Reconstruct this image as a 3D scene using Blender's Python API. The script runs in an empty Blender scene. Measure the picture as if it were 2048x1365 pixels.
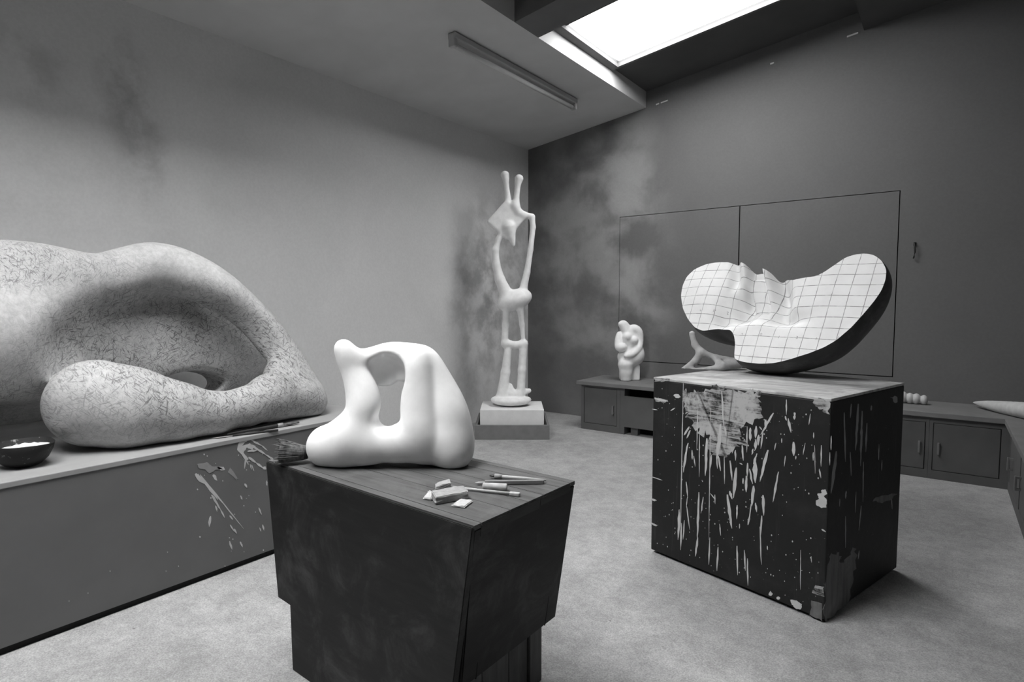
import bpy, bmesh, math, random
import numpy as np
from mathutils import Vector, Matrix, Euler
random.seed(7)
rng = np.random.default_rng(7)
SC = bpy.context.scene

# ------------------------------------------------------------------ camera, light, exposure
F_PX, CX, CY, CAM_H = 1175.0, 1024.0, 682.5, 1.25
PITCH = math.atan(75 / F_PX)
YAW = math.atan(868 / math.hypot(F_PX, 75))
cam_data = bpy.data.cameras.new('camera')
cam = bpy.data.objects.new('camera', cam_data)
SC.collection.objects.link(cam)
cam_data.sensor_width = 36.0
cam_data.lens = F_PX / 2048 * 36.0
cam_data.clip_start = 0.02
cam.location = (0, 0, CAM_H)
cam.rotation_euler = (math.pi / 2 - PITCH, 0, YAW)
SC.camera = cam

world = bpy.data.worlds.new('world')
SC.world = world
world.use_nodes = True
world.node_tree.nodes['Background'].inputs[0].default_value = (1, 1, 1, 1)
WORLD_STRENGTH = 0.035
world.node_tree.nodes['Background'].inputs[1].default_value = WORLD_STRENGTH
SKYLIGHT_STRENGTH = 15.0
UNSEEN_SKYLIGHT_STRENGTH = 20.0
SC.view_settings.view_transform = 'Standard'
SC.view_settings.look = 'None'
SC.view_settings.exposure = 0.2
SC.view_settings.gamma = 1.0
SC.view_settings.use_curve_mapping = False

# ------------------------------------------------------------------ point finding (measured from the photograph)
_cp, _sp = math.cos(PITCH), math.sin(PITCH)
_s, _c = math.sin(YAW), math.cos(YAW)
FW = np.array([-_s * _cp, _c * _cp, -_sp])
RT = np.array([_c, _s, 0.0])
UP = np.cross(RT, FW)
C0 = np.array([0, 0, CAM_H])
def ray(px, py): return FW + RT * (px - CX) / F_PX - UP * (py - CY) / F_PX
def onz(px, py, z):
    d = ray(px, py); return C0 + d * (z - CAM_H) / d[2]
def onx(px, py, x):
    d = ray(px, py); return C0 + d * x / d[0]
def ony(px, py, y):
    d = ray(px, py); return C0 + d * y / d[1]
def onp(px, py, q, n):
    d = ray(px, py); n = np.asarray(n, float)
    return C0 + d * (np.dot(np.asarray(q) - C0, n) / np.dot(d, n))
def m_per_px(p): return float(np.dot(np.asarray(p) - C0, FW)) / F_PX

# ------------------------------------------------------------------ materials
class NT:
    def __init__(s, name):
        s.m = bpy.data.materials.new(name); s.m.use_nodes = True
        s.t = s.m.node_tree; s.b = s.t.nodes['Principled BSDF']
    def n(s, typ, **kw):
        k = s.t.nodes.new(typ)
        for a, v in kw.items(): setattr(k, a, v)
        return k
    def l(s, a, b): s.t.links.new(a, b)
    def val(s, x, sock):
        if isinstance(x, (int, float)): sock.default_value = x
        else: s.l(x, sock)
    def coord(s, kind='Object', scale=(1, 1, 1), rot=(0, 0, 0), loc=(0, 0, 0)):
        tc = s.n('ShaderNodeTexCoord'); mp = s.n('ShaderNodeMapping')
        mp.inputs['Scale'].default_value = scale; mp.inputs['Rotation'].default_value = rot
        mp.inputs['Location'].default_value = loc
        s.l(tc.outputs[kind], mp.inputs[0]); return mp.outputs[0]
    def noise(s, vec, scale=5, detail=4, rough=.55, dist=0):
        k = s.n('ShaderNodeTexNoise'); s.l(vec, k.inputs['Vector'])
        k.inputs['Scale'].default_value = scale; k.inputs['Detail'].default_value = detail
        k.inputs['Roughness'].default_value = rough; k.inputs['Distortion'].default_value = dist
        return k.outputs[0]
    def ramp(s, f, a, b, va=0., vb=1., smooth=True):
        k = s.n('ShaderNodeMapRange'); k.interpolation_type = 'SMOOTHSTEP' if smooth else 'LINEAR'
        s.l(f, k.inputs[0])
        for i, v in enumerate((a, b, va, vb)): k.inputs[i + 1].default_value = v
        return k.outputs[0]
    def op(s, o, a, b=0., c=0.):
        k = s.n('ShaderNodeMath', operation=o)
        s.val(a, k.inputs[0]); s.val(b, k.inputs[1])
        if o in ('MULTIPLY_ADD',): s.val(c, k.inputs[2])
        return k.outputs[0]
    def sep(s, vec):
        k = s.n('ShaderNodeSeparateXYZ'); s.l(vec, k.inputs[0]); return k.outputs
    def mixv(s, f, a, b):            # a + f*(b-a) on scalars
        k = s.n('ShaderNodeMix'); k.data_type = 'FLOAT'; s.val(f, k.inputs[0]); s.val(a, k.inputs[2]); s.val(b, k.inputs[3])
        return k.outputs[0]
    def ball(s, vec, c, r, soft=.4):     # 1 inside an ellipsoid, fading at its edge
        mp = s.n('ShaderNodeMapping'); mp.inputs['Location'].default_value = [-c[i] / r[i] for i in range(3)]
        mp.inputs['Scale'].default_value = [1 / r[i] for i in range(3)]
        s.l(vec, mp.inputs[0]); ln = s.n('ShaderNodeVectorMath', operation='LENGTH'); s.l(mp.outputs[0], ln.inputs[0])
        return s.ramp(ln.outputs['Value'], 1 + soft, max(0, 1 - soft))
    def out(s, v, rough=.8, bump=None, bs=.2, bd=.01, spec=.3):
        if isinstance(v, (int, float)): s.b.inputs['Base Color'].default_value = (v, v, v, 1)
        else:
            k = s.n('ShaderNodeCombineColor'); [s.l(v, k.inputs[i]) for i in range(3)]
            s.l(k.outputs[0], s.b.inputs['Base Color'])
        s.val(rough, s.b.inputs['Roughness']); s.b.inputs['Specular IOR Level'].default_value = spec
        if bump is not None:
            k = s.n('ShaderNodeBump'); k.inputs['Strength'].default_value = bs; k.inputs['Distance'].default_value = bd
            s.l(bump, k.inputs['Height']); s.l(k.outputs[0], s.b.inputs['Normal'])
        return s.m

def plain(name, v, rough=.7, var=.12, scale=14, spec=.3, bs=.15, stretch=(1, 1, 1)):
    t = NT(name); co = t.coord(scale=stretch); n = t.noise(co, scale, 5)
    return t.out(t.op('MULTIPLY', t.ramp(n, .25, .75, 1 - var, 1 + var), v), rough, n, bs, .004, spec)
def emit(name, s):
    m = bpy.data.materials.new(name); m.use_nodes = True; t = m.node_tree; t.nodes.clear()
    e = t.nodes.new('ShaderNodeEmission'); o = t.nodes.new('ShaderNodeOutputMaterial')
    e.inputs[1].default_value = s; t.links.new(e.outputs[0], o.inputs[0]); return m

def wall_mat(name, base, patches, dark):
    t = NT(name); co = t.coord(); big = t.noise(co, 1.1, 6, .6, .4); fine = t.noise(co, 60, 3)
    v = t.op('MULTIPLY', t.ramp(big, .2, .8, .94, 1.06), base)
    cloud = t.ramp(t.noise(co, 2.0, 5, .52, .2), .36, .68)
    for c, r, amt in patches:
        v = t.mixv(t.op('MULTIPLY', t.op('MULTIPLY', t.ball(co, c, r, .6), cloud), amt), v, .40)
    cl2 = t.ramp(t.noise(co, 4.5, 5, .55, .1), .35, .7)
    for c, r, amt in dark:
        v = t.mixv(t.op('MULTIPLY', t.op('MULTIPLY', t.ball(co, c, r, .6), cl2), amt), v, .1)
    v = t.op('MULTIPLY', v, t.ramp(fine, .3, .7, .97, 1.03))
    return t.out(v, .9, fine, .12, .003, .15)
M = {}
M['wall_left'] = wall_mat('painted_plaster_wall', .67,
    [((-3.94, 1.3, 1.9), (.6, 1.0, .6), .25)],
    [((-3.94, 1.5, 2.5), (.5, .13, .28), .42), ((-3.94, 1.0, 2.5), (.4, .22, .2), .28), ((-3.94, 1.6, 2.2), (.4, .12, .3), .35),
     ((-3.94, 4.75, 1.2), (.5, .42, 1.0), .42), ((-3.94, 5.3, 1.5), (.5, .5, .9), .45)])
M['wall_back'] = wall_mat('painted_board_wall', .14,  # same grey as the left wall; dimmer light put into a darker base
    [((-3.2, 5.66, 1.9), (.75, .5, 1.5), .5), ((-2.75, 5.66, 2.4), (.35, .4, .7), .45), ((-2.6, 5.66, 1.25), (.4, .4, .7), .5)],
    [((-3.75, 5.66, 1.5), (.3, .5, 1.1), .5)])
M['door'] = M['wall_back']
M['wall_dark'] = plain('dark_painted_wall', .12, .9)
M['ceiling'] = plain('ceiling_paint', .56, .9, .05, 3)
M['recess'] = plain('shaded_recess_paint', .09, .9, .08, 3)  # ceiling darkened here: its backlit shade is put into the colour
M['beam'] = plain('beam_paint', .14, .85, .1, 4)
M['gap_light'] = plain('gap_light_tone', .6, .7)  # pale tone stands in for light at the gaps
M['black'] = plain('black_gap', .006, .95)
M['void'] = plain('shadow_gap_board', .02, .95)

t = NT('concrete_floor'); co = t.coord(); a = t.noise(co, 1.3, 8, .62, .3); b = t.noise(co, 9, 8, .7); c = t.noise(co, 160, 3, .7)
g = t.noise(co, 45, 6, .75)
v = t.op('MULTIPLY', t.ramp(a, .25, .75, .80, 1.16), .355)
v = t.op('MULTIPLY', v, t.ramp(b, .3, .7, .85, 1.13)); v = t.op('MULTIPLY', v, t.ramp(c, .28, .72, .72, 1.26)); v = t.op('MULTIPLY', v, t.ramp(g, .3, .7, .86, 1.12))
vr = t.n('ShaderNodeTexVoronoi'); t.l(co, vr.inputs['Vector']); vr.inputs['Scale'].default_value = 7
v = t.op('MULTIPLY', v, t.ramp(vr.outputs['Distance'], .02, .05, .45, 1.))
M['floor'] = t.out(v, .62, c, .15, .004, .35)

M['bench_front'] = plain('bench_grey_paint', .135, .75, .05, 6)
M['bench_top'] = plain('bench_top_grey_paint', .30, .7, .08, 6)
M['paint_white'] = plain('dried_white_paint', .50, .6, .08, 30)
M['paint_grey'] = plain('dried_grey_paint', .26, .6, .08, 30)
M['cabinet'] = plain('cabinet_grey_paint', .11, .7, .08, 8)
M['worktop'] = plain('worktop_grey_paint', .17, .65, .08, 8)
M['handle'] = plain('handle_grey_paint', .16, .55)

def plaster(name, v, marks=.1, scale=9):
    t = NT(name); co = t.coord(); a = t.noise(co, scale, 7, .65); b = t.noise(co, 70, 4, .7); s = t.ramp(t.noise(co, 26, 4, .8), .67, .78)
    x = t.op('MULTIPLY', t.ramp(a, .25, .75, 1 - marks, 1 + marks * .4), v); x = t.mixv(t.op('MULTIPLY', s, .22), x, v * .55)
    return t.out(x, .75, b, .1, .002, .25)
M['plaster'] = plaster('white_plaster', .82, .10)
M['plaster_old'] = plaster('aged_plaster', .84, .12, 14)
M['plaster_block'] = plaster('plaster_block', .76, .08)
M['bone'] = plaster('pale_horn', .5, .14, 20)

# large reclining form: pale worked plaster with cross-hatched tool scratches
t = NT('scratched_plaster'); co = t.coord()
w = t.noise(co, 3, 3)
base = t.op('MULTIPLY', t.ramp(t.noise(co, 5, 7, .65), .25, .75, .84, 1.1), .51)
fine = t.noise(co, 38, 6, .75)
base = t.op('MULTIPLY', base, t.ramp(fine, .3, .7, .84, 1.12))
hs = None
for rot, ph in (((.75, .2, .3), 0), ((-.6, .3, -.3), 3.7), ((1.35, -.2, .2), 9.1), ((.2, .2, -.3), 5.3), ((-1.1, .1, .2), 7.7)):
    cc = t.coord(scale=(1 / 21, 1 / 21, 1 / 240), rot=rot, loc=(ph, ph, ph)); cc.node.vector_type = 'TEXTURE'
    h_ = t.ramp(t.noise(cc, 1.0, 2, .5, .5), .595, .68)
    hs = h_ if hs is None else t.op('MAXIMUM', hs, h_)
patch = t.ramp(t.noise(co, 2.6, 5, .6), .3, .62)
mask = t.ball(co, (-3.2, 1.42, .98), (.9, .70, .36), .3)
mask = t.op('MAXIMUM', mask, t.op('MULTIPLY', t.ball(co, (-3.15, .75, 1.42), (.9, .5, .1), .6), .9))
mask = t.op('MAXIMUM', mask, t.op('MULTIPLY', t.ball(co, (-2.7, 1.85, .72), (.3, .45, .08), .6), .8))
mask = t.op('MAXIMUM', mask, t.op('MULTIPLY', t.ball(co, (-3.0, .45, .8), (.8, .4, .22), .6), .9))  # darkens the cave below the left end; shade put into the colour
mm = t.op('MULTIPLY', mask, t.op('MULTIPLY_ADD', patch, .5, .5))
base = t.mixv(t.op('MULTIPLY', mm, .28), base, .2)
base = t.mixv(t.op('MULTIPLY', hs, t.op('MULTIPLY_ADD', mm, .85, .05)), base, .05)
M['reclining'] = t.out(base, .62, t.op('SUBTRACT', fine, hs), .12, .004, .35)

# dark old wood
def wood(name, v, hi, axis_scale, bs=.3):
    t = NT(name); co = t.coord(scale=axis_scale); co2 = t.coord()
    g = t.noise(co, 1, 7, .65, .3); sc = t.noise(co2, 6, 8, .7, .6)
    x = t.mixv(t.ramp(g, .3, .72), v * .7, v * 1.3); x = t.mixv(t.op('MULTIPLY', t.ramp(sc, .45, .78), .7), x, hi)
    return t.out(x, .62, g, bs, .003, .3)
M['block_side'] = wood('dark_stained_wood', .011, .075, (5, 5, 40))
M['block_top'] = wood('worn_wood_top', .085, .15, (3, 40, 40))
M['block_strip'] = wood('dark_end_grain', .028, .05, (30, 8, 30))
M['pedestal'] = wood('pedestal_planks', .085, .12, (30, 30, 3))
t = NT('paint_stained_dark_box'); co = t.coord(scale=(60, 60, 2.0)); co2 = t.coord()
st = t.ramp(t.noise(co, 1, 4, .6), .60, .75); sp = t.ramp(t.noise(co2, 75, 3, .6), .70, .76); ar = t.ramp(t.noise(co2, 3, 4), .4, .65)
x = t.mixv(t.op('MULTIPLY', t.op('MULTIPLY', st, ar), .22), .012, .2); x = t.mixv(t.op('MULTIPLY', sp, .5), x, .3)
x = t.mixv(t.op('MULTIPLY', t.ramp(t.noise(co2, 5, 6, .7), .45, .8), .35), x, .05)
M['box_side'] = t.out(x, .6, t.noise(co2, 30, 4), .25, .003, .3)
t = NT('scraped_paint'); co = t.coord(scale=(7, 7, 85)); co2 = t.coord(); st = t.ramp(t.noise(co, 1, 5, .7), .42, .55); bl = t.ramp(t.noise(co2, 7, 6, .75), .42, .60)
M['box_patch'] = t.out(t.mixv(t.op('MULTIPLY', t.op('MULTIPLY_ADD', st, .8, .2), bl), .44, .02), .7, t.noise(co2, 30, 4), .2, .003, .2)
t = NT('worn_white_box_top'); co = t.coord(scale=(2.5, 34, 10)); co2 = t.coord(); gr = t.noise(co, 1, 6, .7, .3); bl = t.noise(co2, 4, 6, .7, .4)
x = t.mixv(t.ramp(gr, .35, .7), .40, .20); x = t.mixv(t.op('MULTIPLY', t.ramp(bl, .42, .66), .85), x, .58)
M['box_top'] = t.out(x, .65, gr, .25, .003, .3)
M['box_worn'] = wood('bare_worn_wood', .11, .22, (30, 30, 3))
M['wood_light'] = plain('pale_wood', .42, .6, .15, 20)
M['wood_mid'] = plain('mid_wood', .2, .55, .15, 20)
M['wood_tray'] = plain('grey_painted_wood', .19, .7, .1, 12)
M['dark_tool'] = plain('dark_tool_handle', .03, .45)
M['metal'] = plain('dull_steel', .32, .35)
M['stone'] = plain('grinding_stone', .30, .8, .16, 60)
M['stone_light'] = plain('pale_stone', .46, .8, .16, 60)
M['bristle'] = plain('brown_bristle', .10, .8, .5, 90, .2, .1)
M['tube'] = plain('tube_glass', .55, .25, .03)
M['batten'] = plain('batten_enamel', .42, .4, .03)

# ------------------------------------------------------------------ object helpers
def link(o, parent=None):
    SC.collection.objects.link(o)
    if parent is not None: o.parent = parent
    return o
def tag(o, label=None, cat=None, group=None, kind=None):
    for k, v in (('label', label), ('category', cat), ('group', group), ('kind', kind)):
        if v: o[k] = v
    return o
def thing(name, label, cat, loc, group=None):
    o = bpy.data.objects.new(name, None); o.empty_display_size = .05
    o.location = loc; link(o); return tag(o, label, cat, group)
def obj(name, bm, mats, parent=None, smooth=False, angle=None):
    """world-space bmesh -> object; origin at its base centre (or kept in the parent's frame)"""
    me = bpy.data.meshes.new(name)
    if not isinstance(mats, (list, tuple)): mats = [mats]
    bmesh.ops.recalc_face_normals(bm, faces=bm.faces)
    bm.to_mesh(me); bm.free()
    for m in mats: me.materials.append(m)
    if smooth:
        me.polygons.foreach_set('use_smooth', [True] * len(me.polygons))
        if angle is not None:
            try: me.set_sharp_from_angle(angle=angle)
            except Exception: pass
    o = bpy.data.objects.new(name, me)
    link(o, parent)
    if parent is not None: o.matrix_parent_inverse = Matrix.Translation(-Vector(parent.location))
    return o
def struct(name, bm, m): return tag(obj(name, bm, m), kind='structure')

def box(bm, c, s, rz=0., mi=0, bev=0., rot=None):
    r = bmesh.ops.create_cube(bm, size=1.0)
    R = (rot.to_matrix().to_4x4() if rot else Matrix.Rotation(rz, 4, 'Z'))
    bmesh.ops.transform(bm, matrix=Matrix.Translation(Vector(c)) @ R @ Matrix.Diagonal((*s, 1)), verts=r['verts'])
    fs = list({f for v in r['verts'] for f in v.link_faces})
    for f in fs: f.material_index = mi
    if bev:
        es = list({e for f in fs for e in f.edges})
        q = bmesh.ops.bevel(bm, geom=es, offset=bev, segments=2, affect='EDGES', profile=.5)
        for f in q['faces']: f.material_index = mi
    return bm
def mm(bm, x0, x1, y0, y1, z0, z1, mi=0, bev=0.):
    return box(bm, ((x0 + x1) / 2, (y0 + y1) / 2, (z0 + z1) / 2), (x1 - x0, y1 - y0, z1 - z0), 0, mi, bev)
def hexa(bm, bot, top, mi=0):
    """solid from 4 bottom and 4 top corners"""
    b = [bm.verts.new(Vector(p)) for p in bot]; q = [bm.verts.new(Vector(p)) for p in top]
    fs = [bm.faces.new(b[::-1]), bm.faces.new(q)] + [bm.faces.new((b[i], b[(i + 1) % 4], q[(i + 1) % 4], q[i])) for i in range(4)]
    for f in fs: f.material_index = mi
    return fs
def tube(bm, pts, rads, seg=12, mi=0, cap=True, flat=1.0):
    pts = [Vector(p) for p in pts]
    if not isinstance(rads, (list, tuple)): rads = [rads] * len(pts)
    rings = []
    for i, p in enumerate(pts):
        d = (pts[min(i + 1, len(pts) - 1)] - pts[max(i - 1, 0)]).normalized()
        a = d.cross(Vector((0, 0, 1)))
        if a.length < 1e-3: a = d.cross(Vector((1, 0, 0)))
        a.normalize(); b = d.cross(a).normalized()
        rings.append([bm.verts.new(p + (a * math.cos(2 * math.pi * k / seg) + b * flat * math.sin(2 * math.pi * k / seg)) * rads[i]) for k in range(seg)])
    for r0, r1 in zip(rings, rings[1:]):
        for k in range(seg):
            bm.faces.new((r0[k], r0[(k + 1) % seg], r1[(k + 1) % seg], r1[k])).material_index = mi
    if cap:
        bm.faces.new(rings[0][::-1]).material_index = mi; bm.faces.new(rings[-1]).material_index = mi
    return bm
def lathe(bm, prof, c, seg=32, mi=0):
    rings = []
    for r, z in prof:
        if r < 1e-6: rings.append([bm.verts.new((c[0], c[1], c[2] + z))])
        else: rings.append([bm.verts.new((c[0] + r * math.cos(2 * math.pi * k / seg), c[1] + r * math.sin(2 * math.pi * k / seg), c[2] + z)) for k in range(seg)])
    for r0, r1 in zip(rings, rings[1:]):
        for k in range(seg):
            k2 = (k + 1) % seg
            if len(r0) == 1 and len(r1) > 1: f = bm.faces.new((r0[0], r1[k2], r1[k]))
            elif len(r1) == 1 and len(r0) > 1: f = bm.faces.new((r0[k], r0[k2], r1[0]))
            elif len(r0) > 1: f = bm.faces.new((r0[k], r0[k2], r1[k2], r1[k]))
            f.material_index = mi
    return bm
def slab(bm, pts, n, th, mi=0):
    """thin raised film of dried paint lying on a face (th thick, along the face's normal)"""
    n = Vector(n)
    a = [bm.verts.new(Vector(p) - n * .001) for p in pts]; b = [bm.verts.new(Vector(p) + n * th) for p in pts]
    try:
        f = bm.faces.new(b); f.material_index = mi
        for i in range(len(a)):
            j = (i + 1) % len(a); bm.faces.new((a[i], a[j], b[j], b[i])).material_index = mi
    except ValueError: pass

# ------------------------------------------------------------------ signed-distance modelling (organic solids)
def smin(a, b, k):
    h = np.clip(.5 + .5 * (b - a) / k, 0, 1); return b + (a - b) * h - k * h * (1 - h)
def smax(a, b, k): return -smin(-a, -b, k)
def seg_d(X, a, b, ra, rb):
    a = np.asarray(a, np.float32); b = np.asarray(b, np.float32); ab = b - a; L = float(ab @ ab) + 1e-12
    pa = X - a; t = np.clip((pa @ ab) / L, 0, 1)[..., None]
    return np.linalg.norm(pa - t * ab, axis=-1) - (ra + (rb - ra) * t[..., 0])
def chain(X, pts, k=.02):
    d = None
    for (a, ra), (b, rb) in zip(pts, pts[1:]):
        e = seg_d(X, a, b, ra, rb); d = e if d is None else smin(d, e, k)
    return d
def spl(l, n=5):
    """Catmull-Rom resampling of control rows (position and radius together)"""
    A_ = np.array(l, float); out = []
    for i in range(len(A_) - 1):
        p0, p1, p2, p3 = A_[max(i - 1, 0)], A_[i], A_[i + 1], A_[min(i + 2, len(A_) - 1)]
        for k in range(n):
            t = k / n; out.append(.5 * (2 * p1 + (p2 - p0) * t + (2 * p0 - 5 * p1 + 4 * p2 - p3) * t * t + (3 * p1 - p0 - 3 * p2 + p3) * t ** 3))
    return [tuple(r) for r in out] + [tuple(A_[-1])]
def ell(X, c, r, axes=None):
    p = X - np.asarray(c, np.float32)
    if axes is not None: p = p @ np.asarray(axes, np.float32).T
    r = np.asarray(r, np.float32)
    k0 = np.linalg.norm(p / r, axis=-1); k1 = np.linalg.norm(p / (r * r), axis=-1) + 1e-9
    return k0 * (k0 - 1) / k1
def rbox(X, c, r, axes, rd):
    p = np.abs((X - np.asarray(c, np.float32)) @ np.asarray(axes, np.float32).T) - (np.asarray(r, np.float32) - rd)
    return np.linalg.norm(np.maximum(p, 0), axis=-1) + np.minimum(p.max(-1), 0) - rd
def nets(fn, lo, hi, h):
    """surface nets: closed quad mesh of fn < 0"""
    lo = np.asarray(lo, float); hi = np.asarray(hi, float)
    n = np.ceil((hi - lo) / h).astype(int) + 1
    V = np.empty(n, np.float32)
    ys, zs = lo[1] + h * np.arange(n[1]), lo[2] + h * np.arange(n[2])
    for i0 in range(0, n[0], 16):
        xs = lo[0] + h * np.arange(i0, min(i0 + 16, n[0]))
        X = np.stack(np.meshgrid(xs, ys, zs, indexing='ij'), -1).astype(np.float32)
        V[i0:i0 + 16] = fn(X)
    V[0] = V[-1] = 1; V[:, 0] = V[:, -1] = 1; V[:, :, 0] = V[:, :, -1] = 1
    S = V < 0
    m = n - 1
    cnt = np.zeros(m, np.int16); acc = np.zeros((*m, 3), np.float32)
    offs = [(i, j, k) for i in (0, 1) for j in (0, 1) for k in (0, 1)]
    sub = lambda A, o: A[o[0]:o[0] + m[0], o[1]:o[1] + m[1], o[2]:o[2] + m[2]]
    for o in offs:
        for ax in range(3):
            if o[ax]: continue
            q = list(o); q[ax] = 1
            va, vb = sub(V, o), sub(V, q); x = (va < 0) != (vb < 0)
            tt = np.where(x, va / np.where(va - vb == 0, 1, va - vb), 0)
            cnt += x
            for d in range(3): acc[..., d] += np.where(x, o[d] + (tt if d == ax else 0), 0)
    act = cnt > 0
    idx = -np.ones(m, np.int64); idx[act] = np.arange(act.sum())
    ijk = np.argwhere(act)
    P = lo + h * (ijk + acc[act] / cnt[act][:, None])
    quads = []
    for ax in range(3):
        a, b = (ax + 1) % 3, (ax + 2) % 3
        A = S; s0 = [slice(None)] * 3; s1 = [slice(None)] * 3
        s0[ax] = slice(0, -1); s1[ax] = slice(1, None)
        ch = np.argwhere(A[tuple(s0)] != A[tuple(s1)])
        ch = ch[(ch[:, a] > 0) & (ch[:, b] > 0) & (ch[:, a] < m[a]) & (ch[:, b] < m[b])]
        flip = A[tuple(s0)][tuple(ch.T)]
        def g(da, db):
            c = ch.copy(); c[:, a] -= da; c[:, b] -= db; return idx[tuple(c.T)]
        q = np.stack([g(0, 0), g(1, 0), g(1, 1), g(0, 1)], 1)
        q[~flip] = q[~flip][:, ::-1]
        quads.append(q)
    Q = np.concatenate(quads); Q = Q[(Q >= 0).all(1)]
    return P, Q
def solid(name, fn, lo, hi, h, mats, parent=None, relax=2):
    P, Q = nets(fn, lo, hi, h)
    e = np.concatenate([Q[:, [0, 1]], Q[:, [1, 2]], Q[:, [2, 3]], Q[:, [3, 0]]])
    for _ in range(relax):
        s = np.zeros_like(P); c = np.zeros(len(P))
        for a, b in ((0, 1), (1, 0)):
            for d in range(3): s[:, d] += np.bincount(e[:, a], P[e[:, b], d], len(P))
            c += np.bincount(e[:, a], minlength=len(P))
        P = P + .6 * (s / np.maximum(c, 1)[:, None] - P)
    me = bpy.data.meshes.new(name)
    off = np.asarray(parent.location) if parent is not None else np.zeros(3)
    me.vertices.add(len(P)); me.vertices.foreach_set('co', (P - off).astype(np.float32).ravel())
    me.loops.add(Q.size); me.loops.foreach_set('vertex_index', Q.astype(np.int32).ravel())
    me.polygons.add(len(Q)); me.polygons.foreach_set('loop_start', (np.arange(len(Q)) * 4).astype(np.int32))
    me.update(calc_edges=True); me.validate()
    me.polygons.foreach_set('use_smooth', np.ones(len(me.polygons), bool))
    for mt in (mats if isinstance(mats, (list, tuple)) else [mats]): me.materials.append(mt)
    o = bpy.data.objects.new(name, me)
    return link(o, parent)

# ------------------------------------------------------------------ the room
XL, YB, XR, YF = -3.94, 5.66, .92, -2.6
ZC, SL = 3.018, .135
def zc(x): return ZC + SL * (x - XL)
T = .12
struct('floor', mm(bmesh.new(), XL - T, XR + T, YF - T, YB + T, -.1, 0), M['floor'])
struct('wall_left', mm(bmesh.new(), XL - T, XL, YF - T, YB + T, 0, zc(XL) + .02), M['wall_left'])
# back wall with an opening for the two flush hatch panels
X0, X1, Z0, Z1 = -2.775, -.325, .650, 2.152
bm = bmesh.new()
def wtop(bm, xa, xb, z0, y0, y1):
    hexa(bm, [(xa, y0, z0), (xb, y0, z0), (xb, y1, z0), (xa, y1, z0)], [(xa, y0, zc(xa) + .4), (xb, y0, zc(xb) + .4), (xb, y1, zc(xb) + .4), (xa, y1, zc(xa) + .4)])
wtop(bm, XL, X0, 0, YB, YB + T); wtop(bm, X1, XR + T, 0, YB, YB + T); wtop(bm, X0, X1, Z1, YB, YB + T)
mm(bm, X0, X1, YB, YB + T, 0, Z0)
struct('wall_back', bm, M['wall_back'])
struct('trim_1', mm(bmesh.new(), X0 - .05, X1 + .05, YB + .03, YB + .05, Z0 - .05, Z1 + .05), M['black'])
XM = -1.563
struct('door_1', mm(bmesh.new(), X0 + .006, XM - .005, YB, YB + .018, Z0 + .008, Z1 - .006), M['door'])
struct('door_2', mm(bmesh.new(), XM + .005, X1 - .007, YB, YB + .018, Z0 + .008, Z1 - .006), M['door'])
struct('wall_right', mm(bmesh.new(), XR, XR + T, YF - T, YB, 0, zc(XR) + .4), M['wall_dark'])
# sloping ceiling with a recessed skylight bay and an added one out of view
def cslab(bm, xa, xb, ya, yb, off, th=.06, mi=0):
    hexa(bm, [(xa, ya, zc(xa) + off), (xb, ya, zc(xb) + off), (xb, yb, zc(xb) + off), (xa, yb, zc(xa) + off)],
         [(xa, ya, zc(xa) + off + th), (xb, ya, zc(xb) + off + th), (xb, yb, zc(xb) + off + th), (xa, yb, zc(xa) + off + th)], mi)
XA, XB2, REC = -2.5, -.62, .16
bm = bmesh.new()
cslab(bm, XL, XA, YF, YB, 0, REC + .06)
struct('ceiling', bm, M['ceiling'])
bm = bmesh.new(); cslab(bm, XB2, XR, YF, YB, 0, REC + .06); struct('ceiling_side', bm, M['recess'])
PX0, PX1 = -2.435, -1.0
PY = [(4.0, 4.88), (-1.1, 1.7)]
RX0, RX1, RDEP = -2.44, -1.3, .6           # unseen skylight placed for fill; its deep shaft shades the upper left wall
bm = bmesh.new()
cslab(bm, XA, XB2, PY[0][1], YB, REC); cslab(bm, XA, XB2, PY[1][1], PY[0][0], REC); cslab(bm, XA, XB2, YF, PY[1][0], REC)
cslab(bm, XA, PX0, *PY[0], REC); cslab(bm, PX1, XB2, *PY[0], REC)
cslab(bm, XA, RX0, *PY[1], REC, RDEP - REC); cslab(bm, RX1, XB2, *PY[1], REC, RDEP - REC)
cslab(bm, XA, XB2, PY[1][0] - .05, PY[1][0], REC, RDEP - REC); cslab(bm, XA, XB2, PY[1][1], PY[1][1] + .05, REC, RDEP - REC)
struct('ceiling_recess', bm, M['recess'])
def pane(name, xa, xb, ya, yb, dep, s):
    bm = bmesh.new()
    pts = [(xb, ya), (xb, yb)] + [(xa + .02 - .025 * math.sin(math.pi * k / 8), yb + (ya - yb) * k / 8) for k in range(9)]
    lo = [bm.verts.new((x, y, zc(x) + dep)) for x, y in pts]; hi = [bm.verts.new((x, y, zc(x) + dep + .02)) for x, y in pts]
    bm.faces.new(lo); bm.faces.new(hi[::-1])
    for i in range(len(lo)): bm.faces.new((lo[i], lo[(i + 1) % len(lo)], hi[(i + 1) % len(lo)], hi[i]))
    struct(name, bm, emit(name + '_daylight', s))
pane('window_1', PX0 - .004, PX1 + .004, PY[0][0] - .004, PY[0][1] + .004, REC + .02, SKYLIGHT_STRENGTH)
pane('window_unseen', RX0 - .004, RX1 + .004, PY[1][0] - .004, PY[1][1] + .004, RDEP, UNSEEN_SKYLIGHT_STRENGTH)  # out of view, added to light the front and the left wall
for i, (a, b) in enumerate(((3.42, 3.72),)):
    bm = bmesh.new(); cslab(bm, XA, XB2, a, b, .0, REC); struct('trim_2', bm, M['beam'])
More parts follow.
